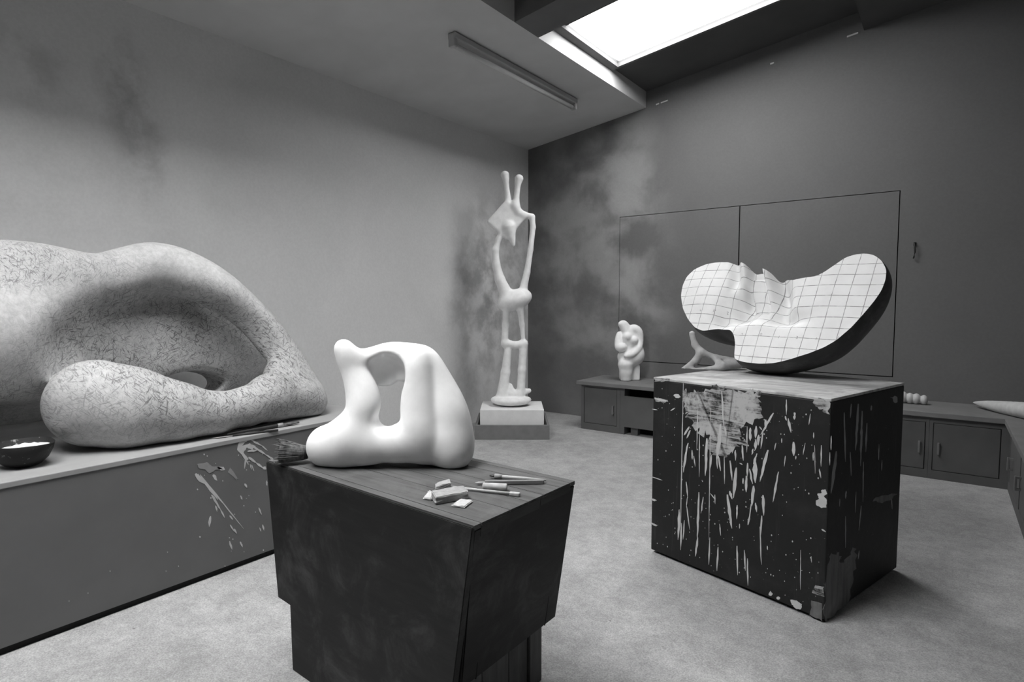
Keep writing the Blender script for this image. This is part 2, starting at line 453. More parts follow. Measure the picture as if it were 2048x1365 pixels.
bm = bmesh.new(); cslab(bm, XA, XB2, PY[0][1], PY[0][1] + .03, REC - .03, .03); cslab(bm, XA + .0, PX0 + .005, 3.72, PY[0][1], REC - .03, .03)
struct('trim_3', bm, M['beam'])
bm = bmesh.new()  # pale strips painted in for light showing through wall-top gaps
for xa, xb in ((-2.39, -2.36), (-2.34, -2.27), (-1.33, -1.30), (-.74, -.66)):
    hexa(bm, [(xa, YB - .012, zc(xa) - .012), (xb, YB - .012, zc(xb) - .012), (xb, YB, zc(xb) - .012), (xa, YB, zc(xa) - .012)],
         [(xa, YB - .012, zc(xa)), (xb, YB - .012, zc(xb)), (xb, YB, zc(xb)), (xa, YB, zc(xa))])
struct('trim_gap_light', bm, M['gap_light'])

# fluorescent batten on the ceiling
fx, fy0, fy1 = -2.875, 3.17, 4.90
fl = thing('fluorescent_light', 'long pale fluorescent tube light fixed to the sloping ceiling', 'light', (fx, fy0, zc(fx)))
z = zc(fx) - .006
bm = bmesh.new(); box(bm, (fx, (fy0 + fy1) / 2, z - .02), (.07, fy1 - fy0 - .02, .04), 0, 0, .006); obj('housing', bm, M['batten'], fl)
bm = bmesh.new(); tube(bm, [(fx - .005, fy0 + .05, z - .075), (fx - .005, fy1 - .05, z - .075)], .019, 16); obj('tube', bm, M['tube'], fl, True)
for y in (fy0 + .025, fy1 - .025):
    bm = bmesh.new(); box(bm, (fx, y, z - .052), (.06, .035, .09), 0, 0, .008); obj('end_cap', bm, M['batten'], fl)

# small black hook on the back wall
h = ony(1829, 500, YB)
bm = bmesh.new()
tube(bm, [h + (0, 0, .05), h + (0, -.02, .052), h + (0, -.03, .03), h + (.004, -.02, -.02), h + (.0, -.03, -.055), h + (-.004, -.012, -.065)], .006, 8)
box(bm, h + (0, -.004, .045), (.018, .008, .03), 0, 0, .002)
tag(obj('wall_hook', bm, M['dark_tool'], None, True), 'small dark metal hook on the back wall right of the panels', 'hook')

# ------------------------------------------------------------------ plinth bench on the left with its paint splashes
BX, BY1, BZ = -2.65, 2.27, .62
bench = thing('display_bench', 'long low grey painted plinth bench along the left wall', 'bench', (-3.3, .3, 0))
BY0 = -1.6
bm = bmesh.new(); mm(bm, XL + .005, BX, BY0, BY1, .028, BZ - .022, 0)
def on_bench(px, py): return onx(px, py, BX)
def streak(bm, p, q, w, fn, n, mi, wig=.25, th=.0012):
    """tapered drip from pixel p to pixel q, w px wide"""
    p, q = np.array(p, float), np.array(q, float); d = q - p; L = np.hypot(*d) + 1e-6; nn = np.array([-d[1], d[0]]) / L
    k = max(5, int(L / 8)); k = min(k, 16); left, right = [], []
    for i in range(k + 1):
        u = i / k; ww = w * .5 * (math.sin(math.pi * min(1, .08 + u * .92)) ** .7) * (1 + wig * rng.normal() * .6)
        ww = max(ww, w * .06); j = nn * rng.normal() * w * .06
        left.append(p + d * u + nn * ww + j); right.append(p + d * u - nn * ww + j)
    slab(bm, [fn(*v) for v in left + right[::-1]], n, th * rng.uniform(.6, 1.6), mi)
def blob(bm, pts, fn, n, mi, jag=1.5, th=.0012, sub=4):
    out = []
    for i, a in enumerate(pts):
        b = pts[(i + 1) % len(pts)]
        for k in range(sub):
            u = k / sub; out.append((a[0] + (b[0] - a[0]) * u + rng.normal() * jag * .5, a[1] + (b[1] - a[1]) * u + rng.normal() * jag * .5))
    slab(bm, [fn(*v) for v in out], n, th, mi)
def spot(bm, x, y, r, fn, n, mi, asp=1.3):
    slab(bm, [fn(x + r * math.cos(a) * (1 + .2 * rng.normal()), y + asp * r * math.sin(a) * (1 + .15 * rng.normal())) for a in np.linspace(0, 2 * math.pi, 9)[:-1]], n, .001, mi)
NB = (1, 0, 0)
for a in [((400, 950), (487, 1058), 3.2), ((402, 955), (436, 1000), 5.5), ((391, 948), (408, 968), 9), ((423, 990), (441, 1020), 5), ((441, 1020), (449, 1036), 3),
          ((431, 1012), (434, 1024), 3), ((421, 1033), (418, 1054), 5), ((460, 1050), (468, 1064), 3), ((468, 1058), (473, 1068), 3), ((459, 1083), (464, 1100), 4),
          ((480, 1084), (485, 1095), 3), ((517, 1016), (523, 1030), 3), ((525, 1050), (528, 1062), 3), ((519, 1056), (522, 1064), 2), ((481, 992), (484, 1000), 3),
          ((489, 968), (494, 976), 4), ((459, 1032), (466, 1040), 3), ((500, 880), (524, 892), 4), ((524, 892), (535, 902), 3), ((505, 893), (532, 910), 5),
          ((532, 910), (549, 921), 4), ((495, 903), (515, 901), 4), ((497, 915), (512, 926), 6), ((512, 926), (526, 937), 4), ((526, 935), (532, 939), 6),
          ((492, 912), (489, 938), 3), ((489, 915), (497, 930), 3), ((503, 930), (508, 943), 2), ((500, 929), (503, 940), 2), ((533, 962), (534, 972), 3), ((426, 950), (434, 962), 6)]:
    streak(bm, *a, on_bench, NB, 1)
blob(bm, [(487, 877), (500, 879), (490, 885), (484, 892), (500, 888), (511, 893), (505, 900), (494, 896), (487, 905), (497, 918), (492, 924), (483, 910), (474, 900), (477, 888)], on_bench, NB, 1, .8)
blob(bm, [(394, 929), (408, 927), (414, 925), (424, 933), (440, 935), (446, 939), (430, 940), (426, 944), (418, 948), (410, 939), (397, 937)], on_bench, NB, 2, .8)
blob(bm, [(433, 935), (447, 934), (450, 940), (442, 942)], on_bench, NB, 1, .5); blob(bm, [(460, 936), (466, 943), (474, 955), (473, 960), (464, 952), (456, 945)], on_bench, NB, 2, .5)
for _ in range(26): spot(bm, rng.uniform(395, 532), rng.uniform(900, 1105), rng.uniform(.5, 1.3), on_bench, NB, 1)
for x, y in ((176, 1187), (138, 1203), (332, 1143), (335, 1105), (357, 1133), (220, 1143), (450, 1133)): spot(bm, x, y, .8, on_bench, NB, 1)
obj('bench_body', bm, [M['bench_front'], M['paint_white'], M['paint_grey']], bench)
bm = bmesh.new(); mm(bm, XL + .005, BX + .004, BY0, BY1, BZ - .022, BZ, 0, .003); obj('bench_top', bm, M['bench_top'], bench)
bm = bmesh.new(); mm(bm, XL + .02, BX - .012, BY0 + .02, BY1 - .02, 0, .028); obj('recessed_base', bm, M['void'], bench)

# ------------------------------------------------------------------ large reclining form on the bench
def rec_pt(px, py, x): return onx(px, py, x)
def recl(X):
    def c(l): return [(rec_pt(px, py, x), r) for px, py, x, r in l]
    back = chain(X, c(spl([(-330, 590, -3.4, .22), (-120, 585, -3.36, .22), (30, 560, -3.36, .17), (110, 560, -3.38, .15), (195, 563, -3.42, .13), (260, 545, -3.42, .125), (310, 533, -3.40, .12),
                       (370, 548, -3.36, .12), (440, 585, -3.28, .11), (515, 652, -3.18, .10), (575, 720, -3.08, .085), (630, 795, -2.95, .06)], 4)), .02)
    web = smin(ell(X, rec_pt(40, 680, -3.52), (.16, .55, .40)), ell(X, rec_pt(350, 690, -3.55), (.14, .70, .36)), .1)
    d = smin(back, web, .08)
    bulge = ell(X, rec_pt(60, 690, -3.30), (.22, .27, .26)); d = smin(d, bulge, .16)
    d = smin(d, ell(X, rec_pt(-160, 690, -3.2), (.3, .35, .28)), .14)
    leg = chain(X, [(np.array([-2.98, .97, .62 + .195]), .19), (np.array([-2.90, 1.08, .62 + .165]), .17), (np.array([-2.84, 1.24, .62 + .13]), .128), (np.array([-2.80, 1.40, .62 + .105]), .090),
                    (np.array([-2.80, 1.56, .62 + .115]), .088), (np.array([-2.85, 1.72, .62 + .135]), .115), (np.array([-2.88, 1.87, .62 + .11]), .105), (np.array([-2.86, 1.98, .62 + .06]), .06)], .06)
    hollow = smin(ell(X, rec_pt(365, 685, -2.98), (.42, .52, .30)), chain(X, [(rec_pt(430, 680, -2.95), .2), (rec_pt(545, 760, -2.86), .09)]), .12)
    d = smax(d, -hollow, .10)
    d = smin(d, leg, .045)
    # heel wedge joining ridge and leg at the tip
    d = smin(d, chain(X, [(np.array([-3.0, 1.88, .84]), .10), (np.array([-2.9, 1.98, .70]), .08), (np.array([-2.92, 2.0, .66]), .05)], .05), .08)
    # low opening under the back, behind the leg
    hole = ell(X, rec_pt(385, 772, -3.45), (.30, .20, .085)); d = smax(d, -smax(hole, .02 - leg, .02), .04)
    cave = ell(X, np.array([-2.98, .42, .66]), (.5, .34, .20)); d = smax(d, -cave, .05)
    return smax(d, (BZ + .0005) - X[..., 2], .012)
recl_o = solid('reclining_sculpture', recl, (-3.93, -.9, .6), (-2.6, 2.2, 1.62), .0125, M['reclining'])
tag(recl_o, 'large scratched plaster reclining form lying on the grey bench', 'sculpture')

# ------------------------------------------------------------------ dark wooden block in front
BT = .705
A = onz(535, 921, BT); B = onz(948, 1053, BT); Cc = onz(1150, 962, BT); D = A + (Cc - B)
cen = (A + B + Cc + D) / 4
SH = .23
Ab, Bb = np.array([-1.828, 1.135, SH]), np.array([-.992, 1.118, SH])
Cb, Db = np.array([-.985, 1.575, SH]), np.array([-1.80, 1.59, SH])
blk = thing('wooden_block', 'dark inverted tapering wooden block stand carrying the white plaster sculpture', 'stand', (cen[0], cen[1], 0))
def lift(p, z): q = np.array(p, float); q[2] = z; return q
TT = .012
bm = bmesh.new(); hexa(bm, [Ab, Bb, Cb, Db], [lift(A, BT - TT), lift(B, BT - TT), lift(Cc, BT - TT), lift(D, BT - TT)])
bmesh.ops.bevel(bm, geom=list(bm.edges), offset=.004, segments=2, affect='EDGES')
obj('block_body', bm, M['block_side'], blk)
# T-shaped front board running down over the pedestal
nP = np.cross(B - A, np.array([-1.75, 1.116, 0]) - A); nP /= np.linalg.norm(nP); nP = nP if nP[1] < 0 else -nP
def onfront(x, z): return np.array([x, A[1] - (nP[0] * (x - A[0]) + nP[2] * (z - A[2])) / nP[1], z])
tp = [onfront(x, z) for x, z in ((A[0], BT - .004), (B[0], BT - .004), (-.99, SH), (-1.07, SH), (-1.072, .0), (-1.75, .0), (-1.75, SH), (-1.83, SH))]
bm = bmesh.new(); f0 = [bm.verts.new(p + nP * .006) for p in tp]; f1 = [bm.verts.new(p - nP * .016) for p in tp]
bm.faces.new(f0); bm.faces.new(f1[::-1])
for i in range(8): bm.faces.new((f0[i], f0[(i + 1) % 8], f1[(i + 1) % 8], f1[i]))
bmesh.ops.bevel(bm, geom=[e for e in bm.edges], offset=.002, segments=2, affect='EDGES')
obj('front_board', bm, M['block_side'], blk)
e1 = (B - A) / np.linalg.norm(B - A); e2 = (D - A) / np.linalg.norm(D - A)
Wd, Dp = np.linalg.norm(B - A), np.linalg.norm(D - A)
def bl(u, v, z): return A + e1 * u + e2 * v + np.array([0, 0, z - BT])
bm = bmesh.new()
cuts = [0, .028, .145, .225, .30, .385, Dp - .028, Dp]
for a, b in zip(cuts, cuts[1:]):
    g = .0012; p = [bl(0, a + g, BT - TT), bl(Wd, a + g, BT - TT), bl(Wd, b - g, BT - TT), bl(0, b - g, BT - TT)]
    hexa(bm, p, [lift(q, BT) for q in p])
obj('top_boards', bm, M['block_top'], blk)
# edge strips let into the right side
def side(u, v):      # point on the right side: u along the depth 0..1, v drop from the top 0..1
    t_ = B + (Cc - B) * u; b_ = Bb + (Cb - Bb) * u; return t_ + (b_ - t_) * v
nS = np.cross(Cc - B, Bb - B); nS = nS / np.linalg.norm(nS); nS = nS if nS[0] > 0 else -nS
for u0, u1, v0, v1 in ((.055, .60, .0, .075), (.605, .94, .0, .06)):
    bm = bmesh.new(); q = [side(u0, v0 + .012), side(u1, v0 + .012), side(u1, v1), side(u0, v1)]
    hexa(bm, [p - nS * .01 for p in q], [p + nS * .003 for p in q])
    obj('edge_strip', bm, M['block_strip'], blk)
for u0, u1, v0, v1 in ((.048, .054, 0.01, .085), (.055, .60, .077, .083), (.60, .606, .01, .078), (.606, .94, .062, .067), (.13, .137, .38, 1.0), (.86, .867, .45, 1.0)):
    bm = bmesh.new(); q = [side(u0, v0), side(u1, v0), side(u1, v1), side(u0, v1)]
    hexa(bm, [p - nS * .01 for p in q], [p + nS * .0006 for p in q])
    obj('seam', bm, M['black'], blk)
bm = bmesh.new()
for a, b in ((1.145, 1.27), (1.273, 1.40), (1.403, 1.50)): mm(bm, -1.70, -1.045, a, b, 0, SH + .01, 0, .002)
mm(bm, -1.72, -1.035, 1.503, 1.57, 0, SH + .01, 0, .002)
obj('pedestal', bm, M['pedestal'], blk)

# white pierced plaster sculpture on the block
WA, WB = np.array([-1.64, 1.235, 0]), np.array([-1.29, 1.47, 0])
wt = (WB - WA) / np.linalg.norm(WB - WA); wn = np.array([-wt[1], wt[0], 0])     # wn points away from the viewer
def W(px, py, off=0.): return onp(px, py, WA + wn * off, wn)
def white(X):
    def c(l):
        r = []
        for px, py, off, rp in l:
            p = W(px, py, off); r.append((p, rp * m_per_px(p)))
        return r
    neck = chain(X, c(spl([(686, 695, .03, 14), (696, 714, .03, 17), (707, 742, .03, 19), (724, 784, .02, 27), (727, 825, .0, 30), (708, 868, 0, 36)])), .02)
    base = chain(X, c([(657, 893, .0, 43), (690, 890, -.005, 44), (740, 890, -.005, 40), (800, 887, 0, 39), (850, 885, .01, 42), (890, 880, .02, 46)]), .03)
    leg1 = chain(X, c(spl([(836, 722, .03, 27), (842, 800, .015, 36), (846, 868, 0, 44)])), .02)
    leg2 = chain(X, c(spl([(846, 722, .06, 29), (874, 778, .05, 34), (893, 830, .03, 40), (902, 880, .015, 41), (905, 905, .0, 36)])), .02)
    mass = smin(leg1, leg2, .008)
    arch = chain(X, c(spl([(700, 722, .04, 17), (745, 722, .08, 22), (785, 715, .08, 26), (832, 720, .06, 28)])), .02)
    vault = ell(X, W(775, 738, .10), (.105, .055, .062), [wt, wn, (0, 0, 1)])
    shell = smin(mass, smin(arch, vault, .03), .022)
    cav = ell(X, W(768, 752, .01), (.078, .085, .078), [wt, wn, (0, 0, 1)])
    shell = smax(shell, -cav, .012)
    d = smin(smin(neck, base, .05), shell, .025)
    # the see-through opening, running straight through the form
    q = np.stack([X @ wt.astype(np.float32), X[..., 2]], -1)
    def q2(px, py): p = W(px, py, .02); return np.array([p @ wt, p[2]])
    k_ = m_per_px(W(780, 800))
    hole = smin(seg_d(q, q2(788, 782), q2(776, 835), 12 * k_, 17 * k_), seg_d(q, q2(772, 836), q2(790, 832), 14 * k_, 12 * k_), .012)
    d = smax(d, -hole, .02)
    under = ell(X, W(790, 952, 0), (.15, .13, .048), [wt, wn, (0, 0, 1)]); d = smax(d, -under, .02)
    return smax(d, (BT + .0005) - X[..., 2], .006)
wo = solid('plaster_sculpture', white, (-1.82, 1.06, .69), (-1.12, 1.75, 1.26), .0062, M['plaster'])
tag(wo, 'smooth white pierced plaster sculpture standing on the dark wooden block', 'sculpture')

# ------------------------------------------------------------------ paint-splashed box on the right
b0, b1 = np.array([-1.150, 2.738, 0]), np.array([-.338, 2.512, 0])
bu = (b1 - b0) / np.linalg.norm(b1 - b0); bv = np.array([-bu[1], bu[0], 0]); BW, BD, BH = .843, .741, .887
def bx(u, v, z): return b0 + bu * u + bv * v + np.array([0, 0, z])
bth = math.atan2(bu[1], bu[0])
crate = thing('painted_box', 'large dark box splashed with white paint carrying the gridded sculpture', 'box', bx(BW / 2, BD / 2, 0))
crate.rotation_euler = (0, 0, 0)
bm = bmesh.new(); box(bm, bx(BW / 2, BD / 2, .014 + (BH - .026) / 2), (BW, BD, BH - .026), bth, 0, .005)
nF = -bv; nR = bu
def onF(px, py): return onp(px, py, bx(0, 0, 0), bv)
def onR(px, py): return onp(px, py, bx(BW, 0, 0), bu)
def cr5(x, y): return (1280 + x * 400 / 1706, 760 + y * 400 / 1706)
# scraped patch, upper left of the front
blob(bm, [cr5(*p) for p in [(370, 110), (480, 100), (560, 85), (640, 60), (700, 75), (830, 105), (960, 100), (1010, 130), (990, 200), (1040, 270), (1000, 350), (900, 380), (850, 420), (870, 500), (900, 540), (830, 560), (800, 620), (740, 650), (660, 640), (610, 600), (560, 570), (600, 480), (520, 440), (440, 400), (420, 300), (370, 230)]], onF, nF, 2, 7, .0012, 5)
blob(bm, [cr5(*p) for p in [(1490, 160), (1560, 170), (1620, 180), (1622, 300), (1570, 270), (1500, 220)]], onF, nF, 2, 5, .001, 4)
blob(bm, [(1309, 757), (1340, 758), (1338, 763), (1310, 764)], onF, nF, 2, 1.2); blob(bm, [(1309, 796), (1336, 801), (1330, 806), (1312, 803)], onF, nF, 2, 1.2)
S5 = [((370, 10), (345, 1360), 11), ((605, 240), (588, 1365), 9), ((495, 250), (485, 600), 10), ((508, 470), (505, 830), 11), ((505, 960), (490, 1365), 22), ((570, 500), (560, 820), 32), ((612, 640), (600, 760), 20),
      ((700, 100), (715, 400), 18), ((690, 380), (660, 680), 40), ((725, 400), (735, 480), 22), ((720, 640), (722, 890), 10), ((770, 690), (788, 860), 22), ((822, 750), (798, 1010), 40), ((765, 950), (785, 1020), 26), ((745, 980), (785, 1270), 30),
      ((830, 1070), (826, 1190), 18), ((872, 560), (882, 690), 22), ((915, 400), (912, 620), 14), ((940, 410), (942, 520), 32), ((992, 395), (988, 500), 28), ((1012, 470), (1008, 560), 28), ((988, 510), (985, 600), 28),
      ((1140, 285), (1030, 470), 26), ((1075, 340), (1075, 420), 30), ((1050, 440), (1030, 590), 16), ((1000, 630), (968, 720), 22), ((985, 690), (982, 880), 50), ((1095, 600), (1022, 870), 34), ((918, 710), (915, 830), 24), ((908, 820), (906, 960), 34),
      ((935, 760), (962, 890), 22), ((968, 905), (955, 1080), 32), ((950, 1060), (925, 1240), 14), ((1182, 785), (1135, 1045), 22), ((1050, 985), (1055, 1160), 28), ((1040, 1160), (1025, 1360), 18), ((880, 840), (880, 890), 18), ((985, 1050), (998, 1130), 20),
      ((965, 590), (955, 640), 18), ((1310, 530), (1312, 650), 36), ((1330, 650), (1330, 680), 12), ((1250, 170), (1250, 300), 16), ((1320, 280), (1318, 340), 30), ((1265, 330), (1290, 450), 28), ((1240, 310), (1250, 350), 18), ((1482, 450), (1482, 500), 12),
      ((1548, 560), (1546, 740), 14), ((1530, 760), (1545, 840), 16), ((1480, 620), (1478, 690), 12), ((1410, 540), (1392, 640), 10), ((1240, 650), (1230, 740), 12), ((1160, 540), (1148, 600), 12), ((1210, 500), (1210, 540), 10), ((1455, 290), (1440, 385), 10),
      ((410, 540), (370, 790), 24), ((420, 400), (375, 475), 24), ((430, 430), (400, 500), 18), ((445, 600), (448, 680), 16), ((460, 650), (472, 740), 10), ((395, 870), (408, 1010), 14), ((405, 1000), (395, 1090), 10), ((400, 1080), (425, 1280), 12),
      ((540, 1000), (520, 1140), 12), ((530, 1080), (530, 1120), 14), ((670, 650), (690, 780), 18), ((655, 640), (660, 760), 14), ((815, 600), (815, 690), 18), ((930, 1170), (918, 1240), 10), ((680, 1230), (690, 1330), 12), ((380, 1200), (368, 1365), 14), ((335, 1110), (325, 1365), 20),
      ((105, 830), (190, 858), 10), ((125, 160), (240, 185), 26), ((105, 250), (150, 258), 8), ((290, 130), (345, 150), 40), ((262, 265), (300, 240), 12), ((1490, 560), (1495, 800), 7), ((1620, 620), (1620, 730), 8), ((1632, 480), (1630, 600), 10), ((850, 1230), (850, 1270), 10),
      ((1550, 1275), (1585, 1300), 16), ((95, 1225), (150, 1245), 12), ((92, 1020), (130, 1035), 16), ((850, 710), (875, 725), 12), ((600, 970), (640, 1020), 8), ((640, 980), (642, 1060), 10), ((1020, 400), (1040, 430), 14)]
for p, q, w in S5: streak(bm, cr5(*p), cr5(*q), w * 310 / 1706, onF, nF, 1)
def c4_(x, y): return (1280 + x * 580 / 1389, 700 + y * 570 / 1365)
for p, q, w in [((335, 900), (330, 1030), 8), ((278, 900), (265, 990), 12), ((190, 780), (185, 900), 12), ((200, 830), (195, 960), 8), ((375, 945), (368, 1060), 10), ((465, 940), (468, 1080), 9), ((500, 960), (505, 1060), 8), ((515, 1000), (518, 1130), 9), ((575, 850), (582, 1030), 7), ((770, 960), (768, 1150), 4),
                ((610, 940), (612, 960), 6), ((820, 990), (822, 1020), 4), ((870, 860), (890, 872), 8), ((55, 830), (80, 845), 10), ((52, 715), (80, 722), 8)]: streak(bm, c4_(*p), c4_(*q), w * .34, onF, nF, 1)
blob(bm, [c4_(*p) for p in [(850, 690), (870, 685), (868, 672), (890, 668), (895, 690), (880, 700), (895, 720), (893, 755), (870, 758), (845, 745), (842, 725), (858, 715)]], onF, nF, 1, 1)
blob(bm, [c4_(*p) for p in [(720, 1198), (750, 1203), (775, 1220), (772, 1245), (745, 1240), (728, 1222)]], onF, nF, 1, 1); spot(bm, *c4_(662, 1190), 4, onF, nF, 1, .8); spot(bm, *c4_(625, 1170), 3.5, onF, nF, 1, 1.2)
blob(bm, [c4_(*p) for p in [(838, 1128), (880, 1135), (880, 1180), (825, 1165)]], onF, nF, 2, 2); blob(bm, [c4_(*p) for p in [(820, 1200), (878, 1215), (875, 1300), (815, 1270)]], onF, nF, 3, 2)
for _ in range(210):
    u, z_ = rng.uniform(.02, BW - .02), rng.uniform(.05, BH - .05); p = bx(u, 0, z_); r = rng.uniform(.0008, .0026)
    slab(bm, [p + bu * r * math.cos(a) + np.array([0, 0, r * 1.5 * math.sin(a)]) for a in np.linspace(0, 2 * math.pi, 7)[:-1]], nF, .001, 1)
def c6(x, y): return (1630 + x * 200 / 569, 780 + y * 480 / 1365)
for p, q, w in [((245, 80), (230, 345), 16), ((268, 120), (258, 435), 14), ((295, 190), (288, 355), 10), ((122, 350), (90, 590), 20), ((165, 130), (172, 410), 9), ((200, 355), (205, 490), 8), ((175, 575), (172, 620), 9), ((275, 410), (272, 640), 7), ((262, 660), (248, 800), 6), ((172, 720), (172, 900), 6),
                ((362, 310), (360, 400), 7), ((320, 90), (318, 120), 12), ((435, 620), (438, 680), 5), ((250, 915), (243, 965), 9), ((380, 400), (378, 460), 5), ((205, 80), (200, 160), 8), ((232, 580), (228, 700), 5), ((140, 620), (138, 665), 5)]: streak(bm, c6(*p), c6(*q), w * .28, onR, nR, 4)
blob(bm, [c6(*p) for p in [(430, 45), (460, 38), (470, 65), (455, 75)]], onR, nR, 4, 2)
blob(bm, [c6(*p) for p in [(330, 635), (370, 600), (460, 590), (440, 620), (380, 645)]], onR, nR, 3, 3)
blob(bm, [c6(*p) for p in [(68, 1000), (95, 940), (135, 920), (150, 990), (215, 900), (238, 960), (225, 1050), (205, 1180), (130, 1270), (52, 1325)]], onR, nR, 3, 5, .0006, 5)
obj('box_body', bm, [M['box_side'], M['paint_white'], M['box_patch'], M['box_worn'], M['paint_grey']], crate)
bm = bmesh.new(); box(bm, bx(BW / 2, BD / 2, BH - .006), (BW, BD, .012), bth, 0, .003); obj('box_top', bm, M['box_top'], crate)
bm = bmesh.new(); box(bm, bx(BW / 2, BD / 2, .007), (BW - .05, BD - .05, .0138), bth, 0); obj('recessed_base', bm, M['void'], crate)

# ------------------------------------------------------------------ gridded half-form on the box
gu = np.array([.948, -.319, 0]); gu /= np.linalg.norm(gu); nh = np.array([-gu[1], gu[0], 0])      # nh: horizontally away from the viewer
TILT = math.radians(28)
gv = nh * math.sin(TILT) + np.array([0, 0, math.cos(TILT)]); gn = np.cross(gu, gv); gn = gn if gn @ nh < 0 else -gn   # gn towards the viewer
GQ = ony(1575, 742, 3.02)
def G8(x, y): return (1350 + x * 440 / 2048, 510 + y * 440 / 2048)
def guv(px, py):
    p = onp(px, py, GQ, gn) - GQ; return np.array([p @ gu, p @ gv])
gout = [(735, 222), (690, 175), (620, 145), (485, 125), (400, 128), (300, 147), (190, 195), (120, 262), (82, 345), (66, 440), (84, 560), (130, 660), (190, 735), (262, 768), (330, 762), (395, 742), (515, 756), (535, 775), (552, 815), (559, 880), (550, 960), (546, 1024),
        (640, 1052), (780, 1068), (900, 1064), (1080, 1034), (1240, 985), (1390, 925), (1500, 862), (1640, 745), (1760, 612), (1860, 490), (1920, 400), (1958, 300), (1966, 205), (1922, 118), (1850, 66), (1760, 48), (1680, 60), (1590, 88), (1500, 155), (1400, 228), (1320, 268), (1215, 277), (1105, 292), (985, 242), (930, 272), (893, 222), (830, 202), (780, 205)]
gc = guv(*G8(1080, 600)); GO = np.array([guv(*G8(*p)) for p in gout])
# resample by arc length
def resample(P, n):
    Q = np.vstack([P, P[:1]]); L = np.r_[0, np.cumsum(np.linalg.norm(np.diff(Q, axis=0), axis=1))]
    s = np.linspace(0, L[-1], n, endpoint=False); return np.stack([np.interp(s, L, Q[:, i]) for i in (0, 1)], 1)
GR = resample(GO, 420)
for _ in range(5): GR = (np.roll(GR, 1, 0) + 2 * GR + np.roll(GR, -1, 0)) / 4
def gl(px, py): return guv(*G8(px, py))
_gs = float(np.linalg.norm(gl(1100, 600) - gl(1000, 600))) / 100       # metres per crop unit
_rel = np.array([gl(x, y) for x in (0, 1000, 2000) for y in (0, 600, 1200)])
# affine fit crop -> uv, to write the relief in crop units
_A = np.array([[x, y, 1] for x in (0, 1000, 2000) for y in (0, 600, 1200)], float)
_M = np.linalg.lstsq(_rel, np.zeros((9, 2)), rcond=None)[0] * 0
_fit = np.linalg.lstsq(np.c_[_rel, np.ones(9)], _A[:, :2], rcond=None)[0]
def sst(a, b, x): t_ = np.clip((x - a) / (b - a), 0, 1); return t_ * t_ * (3 - 2 * t_)
def gau(x, y, cx, cy, sx, sy): return np.exp(-((x - cx) / sx) ** 2 - ((y - cy) / sy) ** 2)
def relief(uv):
    xy = np.c_[uv, np.ones(len(uv))] @ _fit; x, y = xy[:, 0], xy[:, 1]
    h = np.zeros(len(uv))
    h += .03 * gau(x, y, 330, 430, 330, 330)
    band = 1 - sst(470, 720, y)                            # the upper middle, where the flanges stand
    valley = sst(560, 700, x) * (1 - sst(1000, 1250, x)); h -= .075 * valley * sst(120, 520, y) * (1 - sst(620, 760, y) * .8) + .035 * valley * band
    h -= .05 * gau(x, y, 640, 560, 120, 120)
    xe = 660 + 90 * sst(520, 200, y)                         # first thin flange, its edge curving up to the right
    h += band * .075 * sst(xe - 110, xe + 5, x) * (1 - sst(xe + 15, xe + 85, x))
    h += band * .02 * gau(x, y, 850, 240, 90, 60)
    h += band * .07 * sst(905, 950, x) * (1 - sst(960, 1090, x)) * (1 - .5 * sst(420, 560, y))
    h += band * .04 * np.sqrt(np.clip(1 - ((y - 420) / 150) ** 2, 0, 1)) * sst(740, 790, x) * (1 - sst(900, 930, x))
    h -= .045 * gau(x, y, 1070, 420, 90, 170)
    h += .035 * gau(x, y, 870, 640, 130, 90) + .02 * gau(x, y, 900, 850, 300, 220)
    h -= .05 * gau(x, y, 1140, 660, 150, 60) - .012 * gau(x, y, 1500, 400, 250, 300)
    h -= .05 * gau(x, y, 520, 690, 90, 80) * 1.0
    return h
NRg = 90
verts = [np.array([gc[0], gc[1], 0.])]; faces = []
rr = np.linspace(0, 1, NRg + 1)[1:]
for r in rr:
    uv = gc + (GR - gc) * r
    for p in uv: verts.append(np.array([p[0], p[1], 0.]))
verts = np.array(verts); verts[:, 2] = relief(verts[:, :2])
n = len(GR)
def ri(k, j): return 1 + k * n + (j % n)
for j in range(n): faces.append((0, ri(0, j), ri(0, j + 1)))
for k in range(NRg - 1):
    for j in range(n): faces.append((ri(k, j), ri(k + 1, j), ri(k + 1, j + 1), ri(k, j + 1)))
nf_front = len(faces)
back = []
NB_ = 26; Dp_ = .32
rimz = verts[1 + (NRg - 1) * n:, 2].copy()
cshift = np.array([-.01, -.02])
for k in range(1, NB_ + 1):
    u = k / NB_; a = u * math.pi / 2
    s = math.cos(a) ** .75 if u < 1 else 0.0
    s = s * (1 + .05 * math.sin(math.pi * min(1, u * 1.6)))
    dz = -Dp_ * math.sin(a) ** 1.15
    # round off the outline as it goes back
    ctr = gc + np.array([.05, .02]) + cshift * math.sin(a)
    ring = ctr + (GR - gc - np.array([.05, .02]) * (1 - 0) ) * 1.0
    R0 = np.linalg.norm(GR - gc, axis=1); ang = GR - gc
    sm = R0.copy()
    for _ in range(int(1 + 40 * u)): sm = (np.roll(sm, 1) + sm + np.roll(sm, -1)) / 3
    ring = gc + cshift * math.sin(a) + ang / R0[:, None] * sm[:, None] * s
    for p, z0 in zip(ring, rimz): back.append(np.array([p[0], p[1], z0 * (1 - u) + dz]))
allv = np.vstack([verts, np.array(back)])
off0 = len(verts)
def bi(k, j): return ri(NRg - 1, j) if k == 0 else off0 + (k - 1) * n + (j % n)
for k in range(NB_):
    for j in range(n): faces.append((bi(k, j), bi(k + 1, j), bi(k + 1, j + 1), bi(k, j + 1)))
gmat = Matrix(((gu[0], gv[0], gn[0], 0), (gu[1], gv[1], gn[1], 0), (gu[2], gv[2], gn[2], 0), (0, 0, 0, 1)))
